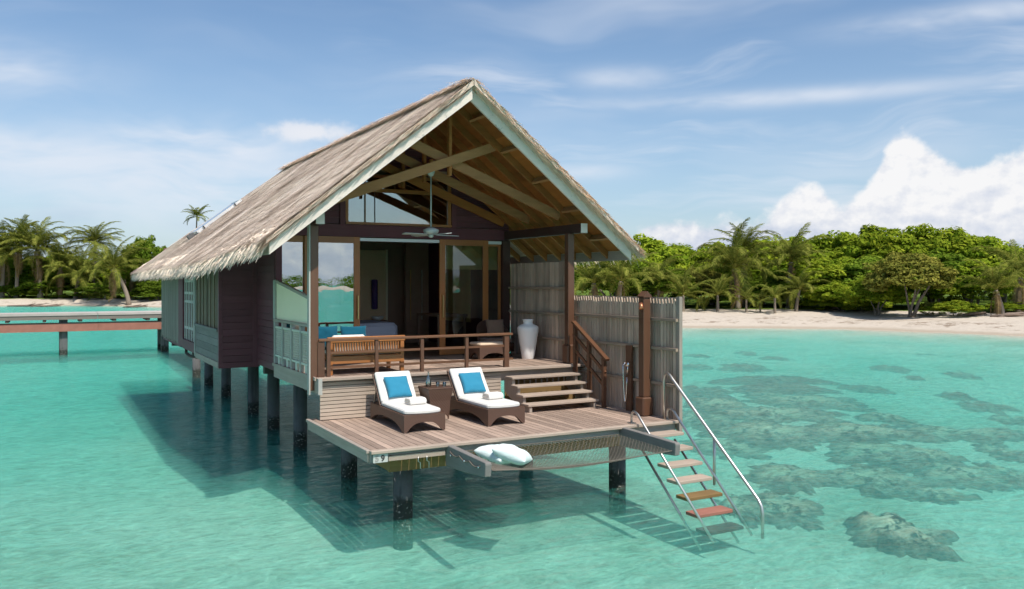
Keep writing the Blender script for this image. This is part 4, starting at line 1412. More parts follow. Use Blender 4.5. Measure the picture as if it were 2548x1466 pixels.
bx('screen_post', 0.02, 0.10, 5.185, 5.31, 2.546, 3.24, M['fascia_z'], lat)

rail = thing('terrace_railing', 'low brown three bar railing along the terrace front edge', 'railing', (1.8, 2.72, Z2))
for xx, w_ in ((0.14, 0.11), (0.26, 0.06), (1.04, 0.055), (1.82, 0.055), (2.63, 0.055), (3.39, 0.09)):
    bx('post', xx - w_ / 2, xx + w_ / 2, 2.70, 2.70 + min(w_, 0.07), Z2 + 0.001, 2.285, M['stain'], rail, 0.004)
bx('top_rail', 0.10, 3.50, 2.685, 2.785, 2.287, 2.328, M['stain_x'], rail, 0.006)
for z in (2.09, 1.86):
    for a, b in ((0.291, 1.011), (1.069, 1.791), (1.849, 2.601), (2.659, 3.344)):
        bx('bar', a, b, 2.715, 2.755, z, z + 0.035, M['stain_x'], rail)
bx('bar_end', 3.437, 3.52, 2.715, 2.755, 1.862, 1.895, M['stain_x'], rail)

# ------------------------------------------------------------------ stairs with side rail
stairs = thing('deck_stairs', 'open weathered stairs of four treads between sun deck and terrace', 'stairs', (3.9, 2.2, Z1))
tread = [(1.615, 2.24), (1.485, 2.06), (1.355, 1.88), (1.225, 1.70)]
for k, (z, y) in enumerate(tread):
    bx('tread', 3.24, 4.62, y, y + 0.255, z - 0.036, z, M['deck_x'], stairs, 0.005)
for xx in (3.27, 4.52):
    MB().prism([(1.72, Z1 + 0.002), (1.72, 1.185), (1.93, 1.185), (1.93, 1.315), (2.11, 1.315), (2.11, 1.445), (2.29, 1.445), (2.29, 1.575), (2.50, 1.575), (2.58, 1.575), (2.58, 1.36), (2.02, Z1 + 0.002)], 'X', xx, xx + 0.05).build('stringer', M['deck_z'], stairs)
bx('back_rail', 3.33, 4.5, 2.52, 2.55, 1.40, 1.44, M['stain_x'], stairs)
for k in range(10):
    bx('spindle', 3.40 + k * 0.115, 3.42 + k * 0.115, 2.525, 2.545, 1.441, 1.56, M['deck_z'], stairs)
sr = thing('stair_railing', 'dark brown sloping handrail beside the deck stairs along the fence', 'railing', (4.66, 2.1, Z1))
pa, pb = Vector((4.66, 2.56, 2.50)), Vector((4.66, 1.52, 1.90))
MB().beam(pa, pb, 0.085, 0.04).build('handrail', M['stain_y'], sr)
for dz in (0.22, 0.46):
    MB().beam(pa - Vector((0, 0, dz)), pb - Vector((0, -0.06, dz)), 0.035, 0.05).build('mid_bar', M['stain_y'], sr)
for y, zb in ((2.50, 1.52), (2.06, 1.30), (1.62, Z1 + 0.002)):
    zt = 2.50 - (2.56 - y) * 0.577 - 0.025
    bx('post', 4.63, 4.69, y - 0.03, y + 0.03, zb, zt, M['stain'], sr)

# ------------------------------------------------------------------ privacy fence
fence = thing('privacy_fence', 'grey weathered picket privacy fence closing the right side of the decks', 'fence', (4.9, 2.5, Z1))
y = 0.05
k = 0
while y < 2.92:
    w_ = 0.066
    top = 2.97 + random.uniform(-0.012, 0.012)
    pk = MB().prism([(y, 0.96), (y + w_, 0.96), (y + w_, top - 0.13), (y + w_ / 2 + 0.006, top - 0.02), (y + w_ / 2 - 0.006, top - 0.02), (y, top - 0.13)], 'X', 4.893 + random.uniform(0, 0.008), 4.918)
    pk.build('picket', M['picket'], fence)
    y += 0.0765
    k += 1
bx('backing_board', 4.921, 4.935, 0.03, 2.93, 0.94, 2.965, M['picket'], fence)
bx('end_trim', 4.885, 4.945, -0.045, 0.028, 0.90, 2.98, M['deck_z'], fence)
for z in (2.62, 2.165, 1.615):
    bx('rail', 4.835, 4.885, -0.02, 2.84, z - 0.022, z + 0.022, M['fence_rail'], fence)
y = 2.97
while y < YW - 0.08:
    w_ = 0.073
    bx('tall_board', 4.893 + 0.006 * (k % 2), 4.915, y, y + w_, 1.60, 3.585, M['picket'], fence)
    y += 0.0785
    k += 1
bx('tall_backing', 4.918, 4.932, 2.95, YW - 0.05, 1.60, 3.57, M['picket'], fence)
for z in (3.09, 2.61, 2.13):
    bx('tall_rail', 4.84, 4.891, 2.90, YW - 0.06, z - 0.02, z + 0.02, M['fence_rail'], fence)

fp = thing('fence_post', 'tall brown capped post with flared foot standing against the fence', 'post', (4.74, 0.62, Z1))
bx('shaft', 4.67, 4.805, 0.555, 0.69, Z1 + 0.30, 2.96, M['stain'], fp, 0.008)
MB().prism([(4.655, 2.961), (4.82, 2.961), (4.82, 2.98), (4.7375, 3.06), (4.655, 2.98)], 'Y', 0.54, 0.705).build('cap', M['stain'], fp)
bx('foot', 4.63, 4.832, 0.515, 0.73, Z1 + 0.001, Z1 + 0.299, M['stain'], fp, 0.02)
pl = thing('post_lamp', 'small copper spotlight on the fence post', 'lamp', (4.66, 0.6, 2.8))
MB().tube([(4.668, 0.6, 2.84), (4.62, 0.55, 2.83)], 0.012, 8).build('bracket', M['copper'], pl, True)
MB().tube([(4.625, 0.57, 2.87), (4.612, 0.53, 2.78)], [0.030, 0.038], 12).build('shade', M['copper'], pl, True)

sh = thing('outdoor_shower', 'chrome hand shower with looping hose on a dark brown board', 'shower', (4.8, 1.13, Z1))
bx('board', 4.80, 4.832, 1.05, 1.20, Z1 + 0.001, 2.17, M['stain'], sh)
MB().tube([(4.80, 1.20, 1.86), (4.76, 1.20, 1.86)], 0.022, 10).build('valve', M['chrome'], sh, True)
hs = [Vector((4.76, 1.20, 1.86))]
for k in range(17):
    tt = k / 16
    hs.append(Vector((4.745, 1.20 - 0.11 * tt, 1.84 - 0.60 * math.sin(math.pi * tt * 0.93) ** 0.75 + 0.0 * tt)))
MB().tube(hs, 0.010, 8).build('hose', M['chrome'], sh, True)
MB().tube([(4.745, 1.085, 1.70), (4.74, 1.06, 1.85)], [0.012, 0.014], 8).build('handset', M['chrome'], sh, True)
MB().tube([(4.75, 1.055, 1.86), (4.715, 1.05, 1.875)], [0.028, 0.042], 12).build('shower_head', M['chrome'], sh, True)

# ------------------------------------------------------------------ sea ladder
lad = thing('sea_ladder', 'stainless steel ladder with wooden treads going down into the lagoon', 'ladder', (4.45, -0.6, 0.0))
for k in range(7):
    z, y = 0.965 - 0.182 * k, -0.04 - 0.205 * k
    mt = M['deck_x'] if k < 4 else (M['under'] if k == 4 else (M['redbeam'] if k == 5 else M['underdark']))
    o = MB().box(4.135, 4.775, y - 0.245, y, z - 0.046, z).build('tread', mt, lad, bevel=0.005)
    if k == 5:
        o['label'] = 'reddish wet lowest tread at the waterline'
dirl = Vector((0, -0.205, -0.182))
for xx in (4.115, 4.795):
    for off in (0.0, 0.20):
        p0 = Vector((xx, 0.02 - off, 1.01)) if off == 0 else Vector((xx, -0.235, 0.985))
        e = p0 + dirl * 6.9
        if off == 0:
            MB().tube([p0 + dirl * 0.3 + Vector((0, 0, -0.14)), e + Vector((0, 0, -0.14))], 0.019, 8).build('lower_rail', M['steel'], lad, True)
        else:
            top_ = [Vector((xx, 0.13, Z1)), Vector((xx, 0.13, 1.22)), Vector((xx, 0.10, 1.265)), Vector((xx, 0.05, 1.27)), Vector((xx, -0.03, 1.235)), Vector((xx, -0.12, 1.15)), Vector((xx, -0.26, 1.025))]
            MB().tube(top_ + [e + Vector((0, 0, 0.05))], 0.019, 8).build('side_rail', M['steel'], lad, True)
hr = [Vector((4.815, 0.24, Z1)), Vector((4.815, 0.24, 1.66)), Vector((4.815, 0.215, 1.76)), Vector((4.815, 0.16, 1.80)), Vector((4.815, 0.09, 1.775)), Vector((4.815, 0.03, 1.72)),
      Vector((4.815, -1.74, 0.28)), Vector((4.815, -1.80, 0.20)), Vector((4.815, -1.82, 0.10)), Vector((4.815, -1.82, -0.22))]
MB().tube(hr, 0.023, 10).build('handrail', M['steel'], lad, True)
MB().tube([(4.815, -0.89, 0.98), (4.815, -0.89, 0.30)], 0.02, 8).build('handrail_support', M['steel'], lad, True)
for xx in (4.115, 4.795):
    bx('foot_plate', xx - 0.05, xx + 0.05, 0.08, 0.18, Z1 + 0.001, Z1 + 0.012, M['steel'], lad)

# ------------------------------------------------------------------ loungers
def arch_side(mb, ax, a, b, c0, c1, z1, leg, rise, zlow=0.012):
    """apron between two legs with an arched lower edge; runs along axis ax from a to b, thickness c0..c1"""
    n = 14
    poly = [(a, z1), (a, zlow), (a + leg, zlow)]
    for k in range(1, n):
        t_ = k / n
        q = a + leg + (b - a - 2 * leg) * t_
        poly.append((q, zlow + rise * (1 - abs(2 * t_ - 1) ** 3.0)))
    poly += [(b - leg, zlow), (b, zlow), (b, z1)]
    tops = [(p[0], z1) for p in poly]
    vs, fs = [], []
    mk = (lambda p, c: (p[0], c, p[1])) if ax == 'X' else (lambda p, c: (c, p[0], p[1]))
    for p, q in zip(poly, tops):
        vs += [mk(p, c0), mk(q, c0), mk(q, c1), mk(p, c1)]
    for k in range(len(poly) - 1):
        for j in range(4):
            fs.append((k * 4 + j, k * 4 + (j + 1) % 4, k * 4 + 4 + (j + 1) % 4, k * 4 + 4 + j))
    mb.add(vs, fs)


LW, LL = 0.62, 1.50


def make_lounger(label):
    t = thing('sun_lounger', label, 'sun lounger', (0, 0, 0), 0, 'sun loungers on the deck')
    f_ = MB()
    arch_side(f_, 'X', 0.0, LW, 0.0, 0.035, 0.25, 0.045, 0.13)
    f_.build('front_apron', M['rattan'], t, local=True)
    for xx in (0.0, LW - 0.035):
        s_ = MB()
        arch_side(s_, 'Y', 0.036, LL, xx, xx + 0.035, 0.25, 0.045, 0.12)
        s_.build('side_apron', M['rattan'], t, local=True)
    b_ = MB()
    arch_side(b_, 'X', 0.036, LW - 0.036, LL - 0.035, LL, 0.25, 0.045, 0.12)
    b_.build('rear_apron', M['rattan'], t, local=True)
    bx('seat_frame', 0.036, LW - 0.036, 0.037, LL - 0.036, 0.215, 0.248, M['rattan'], t, 0.0, True)
    # cushion with rounded front
    n = 12
    pts_ = [(0.03, 1.08), (0.03, 0.16)]
    for k in range(n + 1):
        a = math.pi + math.pi * k / n
        pts_.append((LW / 2 + (LW / 2 - 0.03) * math.cos(a), 0.11 + 0.095 * math.sin(a)))
    pts_ += [(LW - 0.03, 0.16), (LW - 0.03, 1.08)]
    MB().prism(pts_, 'Z', 0.250, 0.312).build('seat_cushion', M['cushion'], t, bevel=0.016, local=True)
    a = Vector((LW / 2, 1.07, 0.262))
    b = Vector((LW / 2, 1.43, 0.70))
    d = (b - a).normalized()
    nn = Vector((0, -d.z, d.y))
    MB().beam(a - nn * 0.020, b - nn * 0.020, LW - 0.02, 0.03, nn).build('back_frame', M['rattan'], t, local=True)
    MB().beam(a + nn * 0.036 + d * 0.02, b + nn * 0.036 - d * 0.01, LW - 0.05, 0.07, nn).build('back_cushion', M['cushion'], t, bevel=0.018, local=True)
    MB().beam((0.05, 1.32, 0.56), (0.05, 1.47, 0.24), 0.02, 0.02).build('prop', M['steel'], t, local=True)
    MB().beam((LW - 0.05, 1.32, 0.56), (LW - 0.05, 1.47, 0.24), 0.02, 0.02).build('prop', M['steel'], t, local=True)
    for xx in (0.02, LW - 0.02):
        for yy in (0.02, LL - 0.02):
            MB().lathe([(0.012, 0), (0.016, 0.012)], 8, (xx, yy, 0)).build('foot', M['chrome'], t, local=True)
    return t


L1 = make_lounger('left rattan sun lounger with white cushion nearest the deck edge corner')
L2 = copy_tree(L1)
L2['label'] = 'right rattan sun lounger with white cushion beside the stairs'
L1.location = (0.80, 0.94, Z1)
L1.rotation_euler = (0, 0, R(-1.5))
L2.location = (2.08, 0.87, Z1)
L2.rotation_euler = (0, 0, R(0.5))
for (x, y), rz, who, sd in (((0.80, 0.94), R(-1.5), 'left', 11), ((2.08, 0.87), R(0.5), 'right', 12)):
    base = Matrix.Translation((x, y, Z1)) @ Matrix.Rotation(rz, 4, 'Z')
    ang = math.atan2(0.44, 0.36)
    pos = base @ Vector((LW / 2 + 0.01, 1.145, 0.515))
    cushion('throw_pillow', 'turquoise square pillow propped on the %s sun lounger' % who, 'pillow', M['blue'], 0.41, 0.40, 0.12, pos, (ang, 0, rz + R(3 if who == 'left' else -2)), sd, 'turquoise lounger pillows')
    # folded towel
    tw_ = MB()
    prof = [(-0.09, 0.004), (-0.105, 0.03), (-0.10, 0.07), (-0.07, 0.095), (0.05, 0.10), (0.09, 0.08), (0.11, 0.045), (0.10, 0.004)]
    tm = MB().prism(prof, 'X', -0.135, 0.135)
    o = tm.build('rolled_towel', M['towel'], None, bevel=0.012)
    o.location = base @ Vector((0.40, 0.60, 0.313))
    o.rotation_euler = (0, 0, rz + R(6))
    tag(o, 'folded white towel on the seat of the %s sun lounger' % who, 'towel', 'folded towels')
    WM[o.name] = Matrix()
    mb = MB()
    for zz in (0.03, 0.055, 0.08):
        mb.box(-0.1385, -0.1355, -0.085, 0.08, zz - 0.004, zz + 0.004)
    f = mb.build('fold_edge', M['peach'], o, local=True)

# side table with carafe and glasses
tb = thing('side_table', 'square flared rattan side table between the two loungers', 'table', (1.70, 1.90, Z1))
s0, s1 = 0.155, 0.205
mb = MB()
for sx, sy in ((1, 0), (-1, 0), (0, 1), (0, -1)):
    n = 12
    vs, fs = [], []
    for k in range(n + 1):
        t_ = k / n
        low = 0.012 + 0.10 * (1 - abs(2 * t_ - 1) ** 3) if 0 < k < n else 0.012
        for z in (low, 0.30, 0.48):
            w_ = s0 + (s1 - s0) * max(0, (z - 0.05) / 0.43) ** 2.2
            q = -w_ + 2 * w_ * t_
            vs.append((sx * w_, q, z) if sx else (q, sy * w_, z))
    for k in range(n):
        for j in range(2):
            fs.append((k * 3 + j, k * 3 + 3 + j, k * 3 + 4 + j, k * 3 + 1 + j))
    mb.add(vs, fs)
o = mb.build('body', M['rattan'], tb, local=True)
sol = o.modifiers.new('solid', 'SOLIDIFY')
sol.thickness = 0.02
bx('table_top', -0.208, 0.208, -0.208, 0.208, 0.482, 0.505, M['rattan'], tb, 0.006, True)
for sx in (-1, 1):
    for sy in (-1, 1):
        MB().lathe([(0.012, 0), (0.014, 0.014)], 8, (sx * 0.14, sy * 0.14, 0)).build('foot', M['chrome'], tb, local=True)
zt = Z1 + 0.506
car = MB().lathe([(0.036, 0.0), (0.044, 0.012), (0.043, 0.07), (0.030, 0.13), (0.013, 0.18), (0.012, 0.225), (0.016, 0.23), (0.010, 0.228), (0.009, 0.19), (0.026, 0.13), (0.039, 0.07), (0.036, 0.015)], 20, (1.60, 1.95, zt))
tag(car.build('carafe', M['bottleglass'], None, True), 'tall clear glass carafe on the rattan side table', 'carafe')
for gx, gy, wl_ in ((1.735, 1.90, 'left'), (1.825, 1.85, 'right')):
    gm = MB().lathe([(0.022, 0.0), (0.027, 0.004), (0.030, 0.065), (0.027, 0.065), (0.024, 0.008)], 16, (gx, gy, zt))
    tag(gm.build('drinking_glass', M['bottleglass'], None, True), 'small %s drinking glass beside the carafe on the side table' % wl_, 'glass', 'drinking glasses')

# ------------------------------------------------------------------ teak sofa against the railing
sf = thing('teak_sofa', 'teak slat-back sofa with white cushions behind the terrace railing', 'sofa', (0.93, 3.2, Z2))
bx('top_rail', 0.30, 1.60, 2.90, 2.945, 2.245, 2.335, M['teak_x'], sf, 0.008)
bx('mid_rail', 0.33, 1.57, 2.90, 2.94, 2.055, 2.09, M['teak_x'], sf)
bx('apron', 0.36, 1.54, 2.895, 2.93, 1.91, 2.03, M['teak_x'], sf, 0.006)
for k in range(27):
    xx = 0.40 + k * 0.0428
    bx('spindle', xx, xx + 0.019, 2.908, 2.932, 2.091, 2.244, M['teak'], sf)
for xx in (0.32, 1.515):
    MB().prism([(2.89, Z2 + 0.002), (2.95, Z2 + 0.002), (2.97, 2.244), (2.895, 2.244)], 'X', xx, xx + 0.06).build('back_leg', M['teak'], sf)
    bx('front_leg', xx, xx + 0.06, 3.50, 3.56, Z2 + 0.002, 2.16, M['teak'], sf, 0.006)
    bx('armrest', xx - 0.01, xx + 0.07, 2.975, 3.60, 2.161, 2.195, M['teak_x'], sf, 0.006)
bx('seat_board', 0.385, 1.51, 2.96, 3.54, 1.98, 2.03, M['teak_x'], sf)
bx('seat_cushion', 0.40, 1.50, 3.02, 3.56, 2.031, 2.13, M['cushion'], sf, 0.03)
bx('back_cushion', 0.40, 0.94, 2.95, 3.05, 2.06, 2.36, M['cushion'], sf, 0.03)
bx('back_cushion', 0.96, 1.50, 2.95, 3.05, 2.06, 2.30, M['cushion'], sf, 0.03)
cushion('throw_pillow', 'deep teal pillow at the left end of the teak sofa', 'pillow', M['teal'], 0.40, 0.42, 0.13, (0.36, 3.13, 2.31), (R(80), 0, R(4)), 21, 'teal sofa pillows')
cushion('throw_pillow', 'deep teal pillow standing in the middle of the teak sofa', 'pillow', M['teal'], 0.46, 0.42, 0.13, (0.80, 3.13, 2.30), (R(79), 0, R(-3)), 22, 'teal sofa pillows')

# ------------------------------------------------------------------ jar, armchair, ottoman, fan
jr = MB().lathe([(0.115, 0), (0.120, 0.01), (0.135, 0.12), (0.178, 0.38), (0.200, 0.53), (0.205, 0.585), (0.196, 0.615), (0.150, 0.645), (0.095, 0.665), (0.088, 0.69),
                 (0.108, 0.745), (0.112, 0.755), (0.100, 0.755), (0.080, 0.69), (0.07, 0.66)], 40, (4.50, 3.90, Z2 + 0.001))
tag(jr.build('floor_vase', M['white'], None, True), 'tall white ceramic floor vase against the terrace fence', 'vase')

ot = thing('ottoman', 'rattan ottoman with a peach cushion on the terrace', 'ottoman', (3.82, 4.22, Z2))
mb = MB()
arch_side(mb, 'X', -0.31, 0.31, -0.24, -0.21, 0.26, 0.04, 0.12)
arch_side(mb, 'X', -0.31, 0.31, 0.21, 0.24, 0.26, 0.04, 0.12)
arch_side(mb, 'Y', -0.209, 0.209, -0.31, -0.28, 0.26, 0.03, 0.12)
arch_side(mb, 'Y', -0.209, 0.209, 0.28, 0.31, 0.26, 0.03, 0.12)
mb.build('base', M['rattan'], ot, local=True)
bx('deck_board', -0.28, 0.28, -0.21, 0.21, 0.22, 0.258, M['rattan'], ot, 0, True)
bx('cushion', -0.30, 0.30, -0.235, 0.235, 0.262, 0.325, M['peach'], ot, 0.025, True)
ac = thing('armchair', 'dark rattan armchair with a brown pillow in the shaded terrace corner', 'armchair', (4.28, 4.86, Z2), R(-6))
mb = MB()
n = 18
vs, fs = [], []
for k in range(n + 1):          # wrap-round back
    a = math.pi * k / n
    cx, cy = 0.33 * math.cos(a), 0.02 + 0.31 * math.sin(a)
    zt_ = 0.40 + 0.30 * math.sin(a) ** 0.8
    for r_, z in ((0.94, 0.06), (1.0, 0.25), (1.08, zt_), (0.98, zt_), (0.88, 0.25), (0.84, 0.06)):
        vs.append((cx * r_, (cy - 0.02) * r_ + 0.02, z))
for k in range(n):
    for j in range(6):
        fs.append((k * 6 + j, k * 6 + (j + 1) % 6, k * 6 + 6 + (j + 1) % 6, k * 6 + 6 + j))
fs += [tuple(range(6)), tuple(n * 6 + j for j in range(6))]
mb.add(vs, fs)
mb.box(-0.30, 0.30, -0.30, 0.02, 0.10, 0.26)
mb.build('shell', M['rattan'], ac, True, local=True)
bx('seat_cushion', -0.27, 0.27, -0.29, 0.20, 0.262, 0.35, M['tan'], ac, 0.03, True)
for sx in (-0.26, 0.26):
    for sy in (-0.26, 0.2):
        MB().tube([(sx, sy, 0.0), (sx, sy, 0.12)], 0.02, 8).build('leg', M['stain'], ac, local=True)
cushion('throw_pillow', 'brown square pillow standing in the rattan armchair', 'pillow', M['tan'], 0.40, 0.38, 0.12, (4.28, 4.82, 2.29), (R(72), 0, R(-8)), 31)

fan = thing('ceiling_fan', 'white ceiling fan on a long rod hanging from the gable truss', 'fan', (2.49, 3.9, 4.1))
MB().lathe([(0.02, 5.10), (0.05, 5.12), (0.07, 5.19), (0.07, 5.22)], 20, (2.49, 3.9, 0)).build('canopy', M['fanpaint'], fan, True)
MB().tube([(2.49, 3.9, 5.12), (2.49, 3.9, 4.17)], 0.012, 10).build('rod', M['fanpaint'], fan, True)
MB().lathe([(0.02, 4.19), (0.06, 4.18), (0.135, 4.145), (0.14, 4.115), (0.115, 4.075), (0.05, 4.06)][::-1], 28, (2.49, 3.9, 0)).build('motor', M['fanpaint'], fan, True)
MB().lathe([(0.02, 4.00), (0.045, 4.02), (0.045, 4.05), (0.03, 4.062)], 16, (2.49, 3.9, 0)).build('hub_cap', M['fanpaint'], fan, True)
MB().beam((2.49, 3.9, 5.22), (2.49, 3.9, 5.40), 0.05, 0.09, (0, 1, 0)).build('mount_block', M['raft'], fan)
for k in range(4):
    a = R(10 + 90 * k)
    ca, sa = math.cos(a), math.sin(a)
    rot = Matrix.Translation((2.49, 3.9, 4.055)) @ Matrix.Rotation(a, 4, 'Z') @ Matrix.Rotation(R(9), 4, 'X')
    vs = []
    for z in (-0.004, 0.004):
        for p_ in ((0.10, -0.03), (0.22, -0.058), (0.56, -0.065), (0.58, -0.05), (0.58, 0.05), (0.56, 0.065), (0.22, 0.058), (0.10, 0.03)):
            vs.append(rot @ Vector((p_[0], p_[1], z)))
    fs = [tuple(range(8))[::-1], tuple(range(8, 16))] + [(i, (i + 1) % 8, 8 + (i + 1) % 8, 8 + i) for i in range(8)]
    MB().add(vs, fs).build('blade', M['fanpaint'], fan)

# ------------------------------------------------------------------ jetty on the left
jt = thing('jetty', 'long jetty on concrete posts with red lower beam crossing behind the villa', 'jetty', (-3, 32.8, 0))
for k in range(15):
    x0 = -39.0 + k * 4.17
    bx('deck_slab', x0 - 0.0, x0 + 4.15, 31.9, 33.9, 1.74, 1.84, M['jetty'], jt)
    bx('edge_beam', x0, x0 + 4.15, 31.93, 32.09, 1.56, 1.738, M['jetty_edge'], jt)
    bx('lower_beam', x0, x0 + 4.16, 31.95, 32.08, 1.04, 1.36, M['redbeam'], jt)
    bx('lower_beam', x0, x0 + 4.16, 33.70, 33.83, 1.04, 1.36, M['redbeam'], jt)
    bx('pipe_ledge', x0, x0 + 4.15, 32.0, 32.3, 1.362, 1.395, M['underdark'], jt)
    if 5 <= k <= 13:
        for yy in (32.15, 33.45):
            bx('post', x0 + 2.65 + 12.5 - 12.5 + 0.0, x0 + 2.65 + 0.32, yy, yy + 0.30, -2.1, 1.738, M['pile'], jt)
    for q in range(3):
        xx = x0 + 0.6 + q * 1.4
        bx('stub', xx, xx + 0.14, 31.96, 33.8, 1.46, 1.558, M['underdark'], jt)

# ------------------------------------------------------------------ palms
def frond_mesh(L, droop, pairs, width, seed, name='frond'):
    q = np.random.default_rng(seed)
    n = 14
    tt = np.linspace(0, 1, n)
    a0 = R(38)
    ang = a0 - droop * tt ** 1.25
    seg = L / (n - 1)
    px = np.concatenate([[0], np.cumsum(np.cos(ang[:-1]) * seg)])
    pz = np.concatenate([[0], np.cumsum(np.sin(ang[:-1]) * seg)])
    side_bow = q.normal(0, 0.10) * L * tt ** 2
    sp_ = np.stack([px, side_bow, pz], -1)
    V, Q, T = [], [], []
    base = 0
    # rachis
    for i in range(n):
        r_ = 0.035 * (1 - 0.8 * tt[i]) * L / 3.2
        V += [sp_[i] + [0, -r_, 0], sp_[i] + [0, r_, 0], sp_[i] + [0, 0, -r_]]
        T += [0.95] * 3
    for i in range(n - 1):
        for j in range(3):
            k = (j + 1) % 3
            Q.append((i * 3 + j, i * 3 + k, i * 3 + 3 + k, i * 3 + 3 + j))
    base = len(V)
    for k in range(pairs):
        t_ = 0.12 + 0.88 * (k + q.uniform(-0.2, 0.2)) / pairs
        t_ = min(max(t_, 0.1), 1)
        c = np.array([np.interp(t_, tt, sp_[:, j]) for j in range(3)])
        th_ = np.interp(t_, tt, ang)
        fwd = np.array([math.cos(th_), 0, math.sin(th_)])
        upn = np.array([-math.sin(th_), 0, math.cos(th_)])
        ln = width * (math.sin(math.pi * min(1, 0.12 + t_ * 0.84)) ** 0.6) * q.uniform(0.85, 1.1)
        for s in (-1, 1):
            d1 = fwd * (0.45 + 0.5 * t_) + np.array([0, s, 0]) * (0.95 - 0.35 * t_) + upn * q.normal(0.12, 0.12)
            d1 /= np.linalg.norm(d1)
            m_ = c + d1 * ln * 0.5
            d2 = d1 + np.array([0, 0, -1]) * q.uniform(0.5, 1.1)
            d2 /= np.linalg.norm(d2)
            e_ = m_ + d2 * ln * 0.55
            w_ = fwd * 0.030 * L / 3.2
            tone = q.uniform(0, 0.75) + (0.15 if t_ > 0.8 else 0)
            V += [c - w_ * 0.7, c + w_ * 0.7, m_ - w_, m_ + w_, e_]
            T += [tone] * 5
            Q.append((base, base + 1, base + 3, base + 2))
            Q.append((base + 2, base + 3, base + 4, base + 4))
            base += 5
    tri = [f for f in Q]
    me = bpy.data.meshes.new(name)
    me.from_pydata([tuple(v) for v in V], [], [f[:3] if f[2] == f[3] else f for f in tri])
    at_ = me.attributes.new('tint', 'FLOAT', 'POINT')
    at_.data.foreach_set('value', np.array(T, np.float32))
    me.materials.append(M['frond'] if name == 'frond' else M['deadfrond'])
    return me


FR = [frond_mesh(3.2, dr, 46, 0.62, 40 + i) for i, dr in enumerate((R(70), R(95), R(120), R(50), R(105)))]

DEAD = [frond_mesh(2.7, R(60), 34, 0.42, 60 + i, 'dry_frond') for i in range(2)]


def palm(x, y, crown_z, label, group, size=1.0, nf=22, lean=(0, 0), seed=0, cat='palm tree', spear=False, windy=0.0):
    q = random.Random(seed)
    zb = float(bed(np.array([x]), np.array([y]))[0][0])
    t = thing('palm_tree', label, cat, (x, y, zb), 0, group)
    top = Vector((x + lean[0], y + lean[1], crown_z))
    h = crown_z - zb
    if h > 0.5:
        pts_ = []
        for k in range(9):
            u = k / 8
            pts_.append(Vector((x + lean[0] * u ** 1.7, y + lean[1] * u ** 1.7, zb - 0.2 + (h + 0.2) * u)))
        rs = [0.20 * size * (1.35 if k == 0 else 1) * (1 - 0.35 * k / 8) for k in range(9)]
        MB().tube(pts_, rs, 9).build('trunk', M['palmtrunk'], t, True)
    for k in range(nf):
        dead = size > 0.8 and k >= nf - 3
        me = DEAD[k % 2] if dead else FR[q.randrange(len(FR))]
        o = bpy.data.objects.new('dry_frond' if dead else 'frond', me)
        COL.objects.link(o)
        az_ = k * 2.399 + q.uniform(-0.3, 0.3)
        tier = k / nf
        pitch = R(48) - R(92) * tier + q.uniform(-0.12, 0.12)
        if dead:
            pitch = -R(105)
        if windy:
            az_ = az_ + windy * math.sin(az_)
        o.rotation_mode = 'XYZ'
        o.location = top
        o.rotation_euler = (q.uniform(-0.3, 0.3), -pitch, az_)
        sc_ = size * q.uniform(0.95, 1.3)
        o.scale = (sc_, sc_, sc_)
        o.parent = t
        o.matrix_parent_inverse = WM[t.name].inverted()
    if size > 0.8:
        mb = MB()
        for k in range(5):
            a = k * 1.3
            c = top + Vector((0.16 * math.cos(a), 0.16 * math.sin(a), -0.18)) * size
            mb.lathe([(0.02, -0.13 * size), (0.09 * size, -0.05 * size), (0.09 * size, 0.05 * size), (0.02, 0.11 * size)], 8, c)
        mb.build('coconut_cluster', M['stalk'], t, True)
    return t


def zat(v, dep):
    return CAM.z + (Y0PX - v) * dep / FPX


#        u,   depth, crown row, size, fronds, lean (across, away), label
PALMS_L = [
    (10, 116, 640, 1.45, 24, (0.3, 0), 'tall full palm cut by the left picture edge'),
    (92, 119, 622, 1.55, 26, (-0.5, 0), 'broad bushy palm, tallest of the near left beach palms'),
    (238, 127, 606, 1.15, 22, (0.4, 0), 'slender lone palm rising above the left tree line'),
    (198, 116, 690, 1.30, 22, (0.6, 0), 'drooping low palm behind the left beach grass'),
    (283, 113, 668, 1.30, 22, (-2.2, 0.3), 'leaning palm with trunk curving out over the left beach'),
    (150, 124, 665, 1.2, 20, (0, 0), 'shaded palm standing behind the two big left palms'),
    (45, 124, 610, 1.25, 20, (0.2, 0), 'palm half hidden behind the tall left edge palms'),
    (330, 122, 690, 1.15, 18, (0.3, 0), 'palm beside the dark rounded tree near the villa eave'),
    (490, 125, 540, 0.72, 18, (0.3, 0), 'bright palm top showing above the villa rear roof slope'),
    (262, 112, 735, 0.65, 12, (0, 0), 'young palm on the left beach grass'),
]
def shore_dep(u, dep):
    return max(dep, float(np.interp(u, [0, 200, 330, 420], [124, 123, 119, 114])))


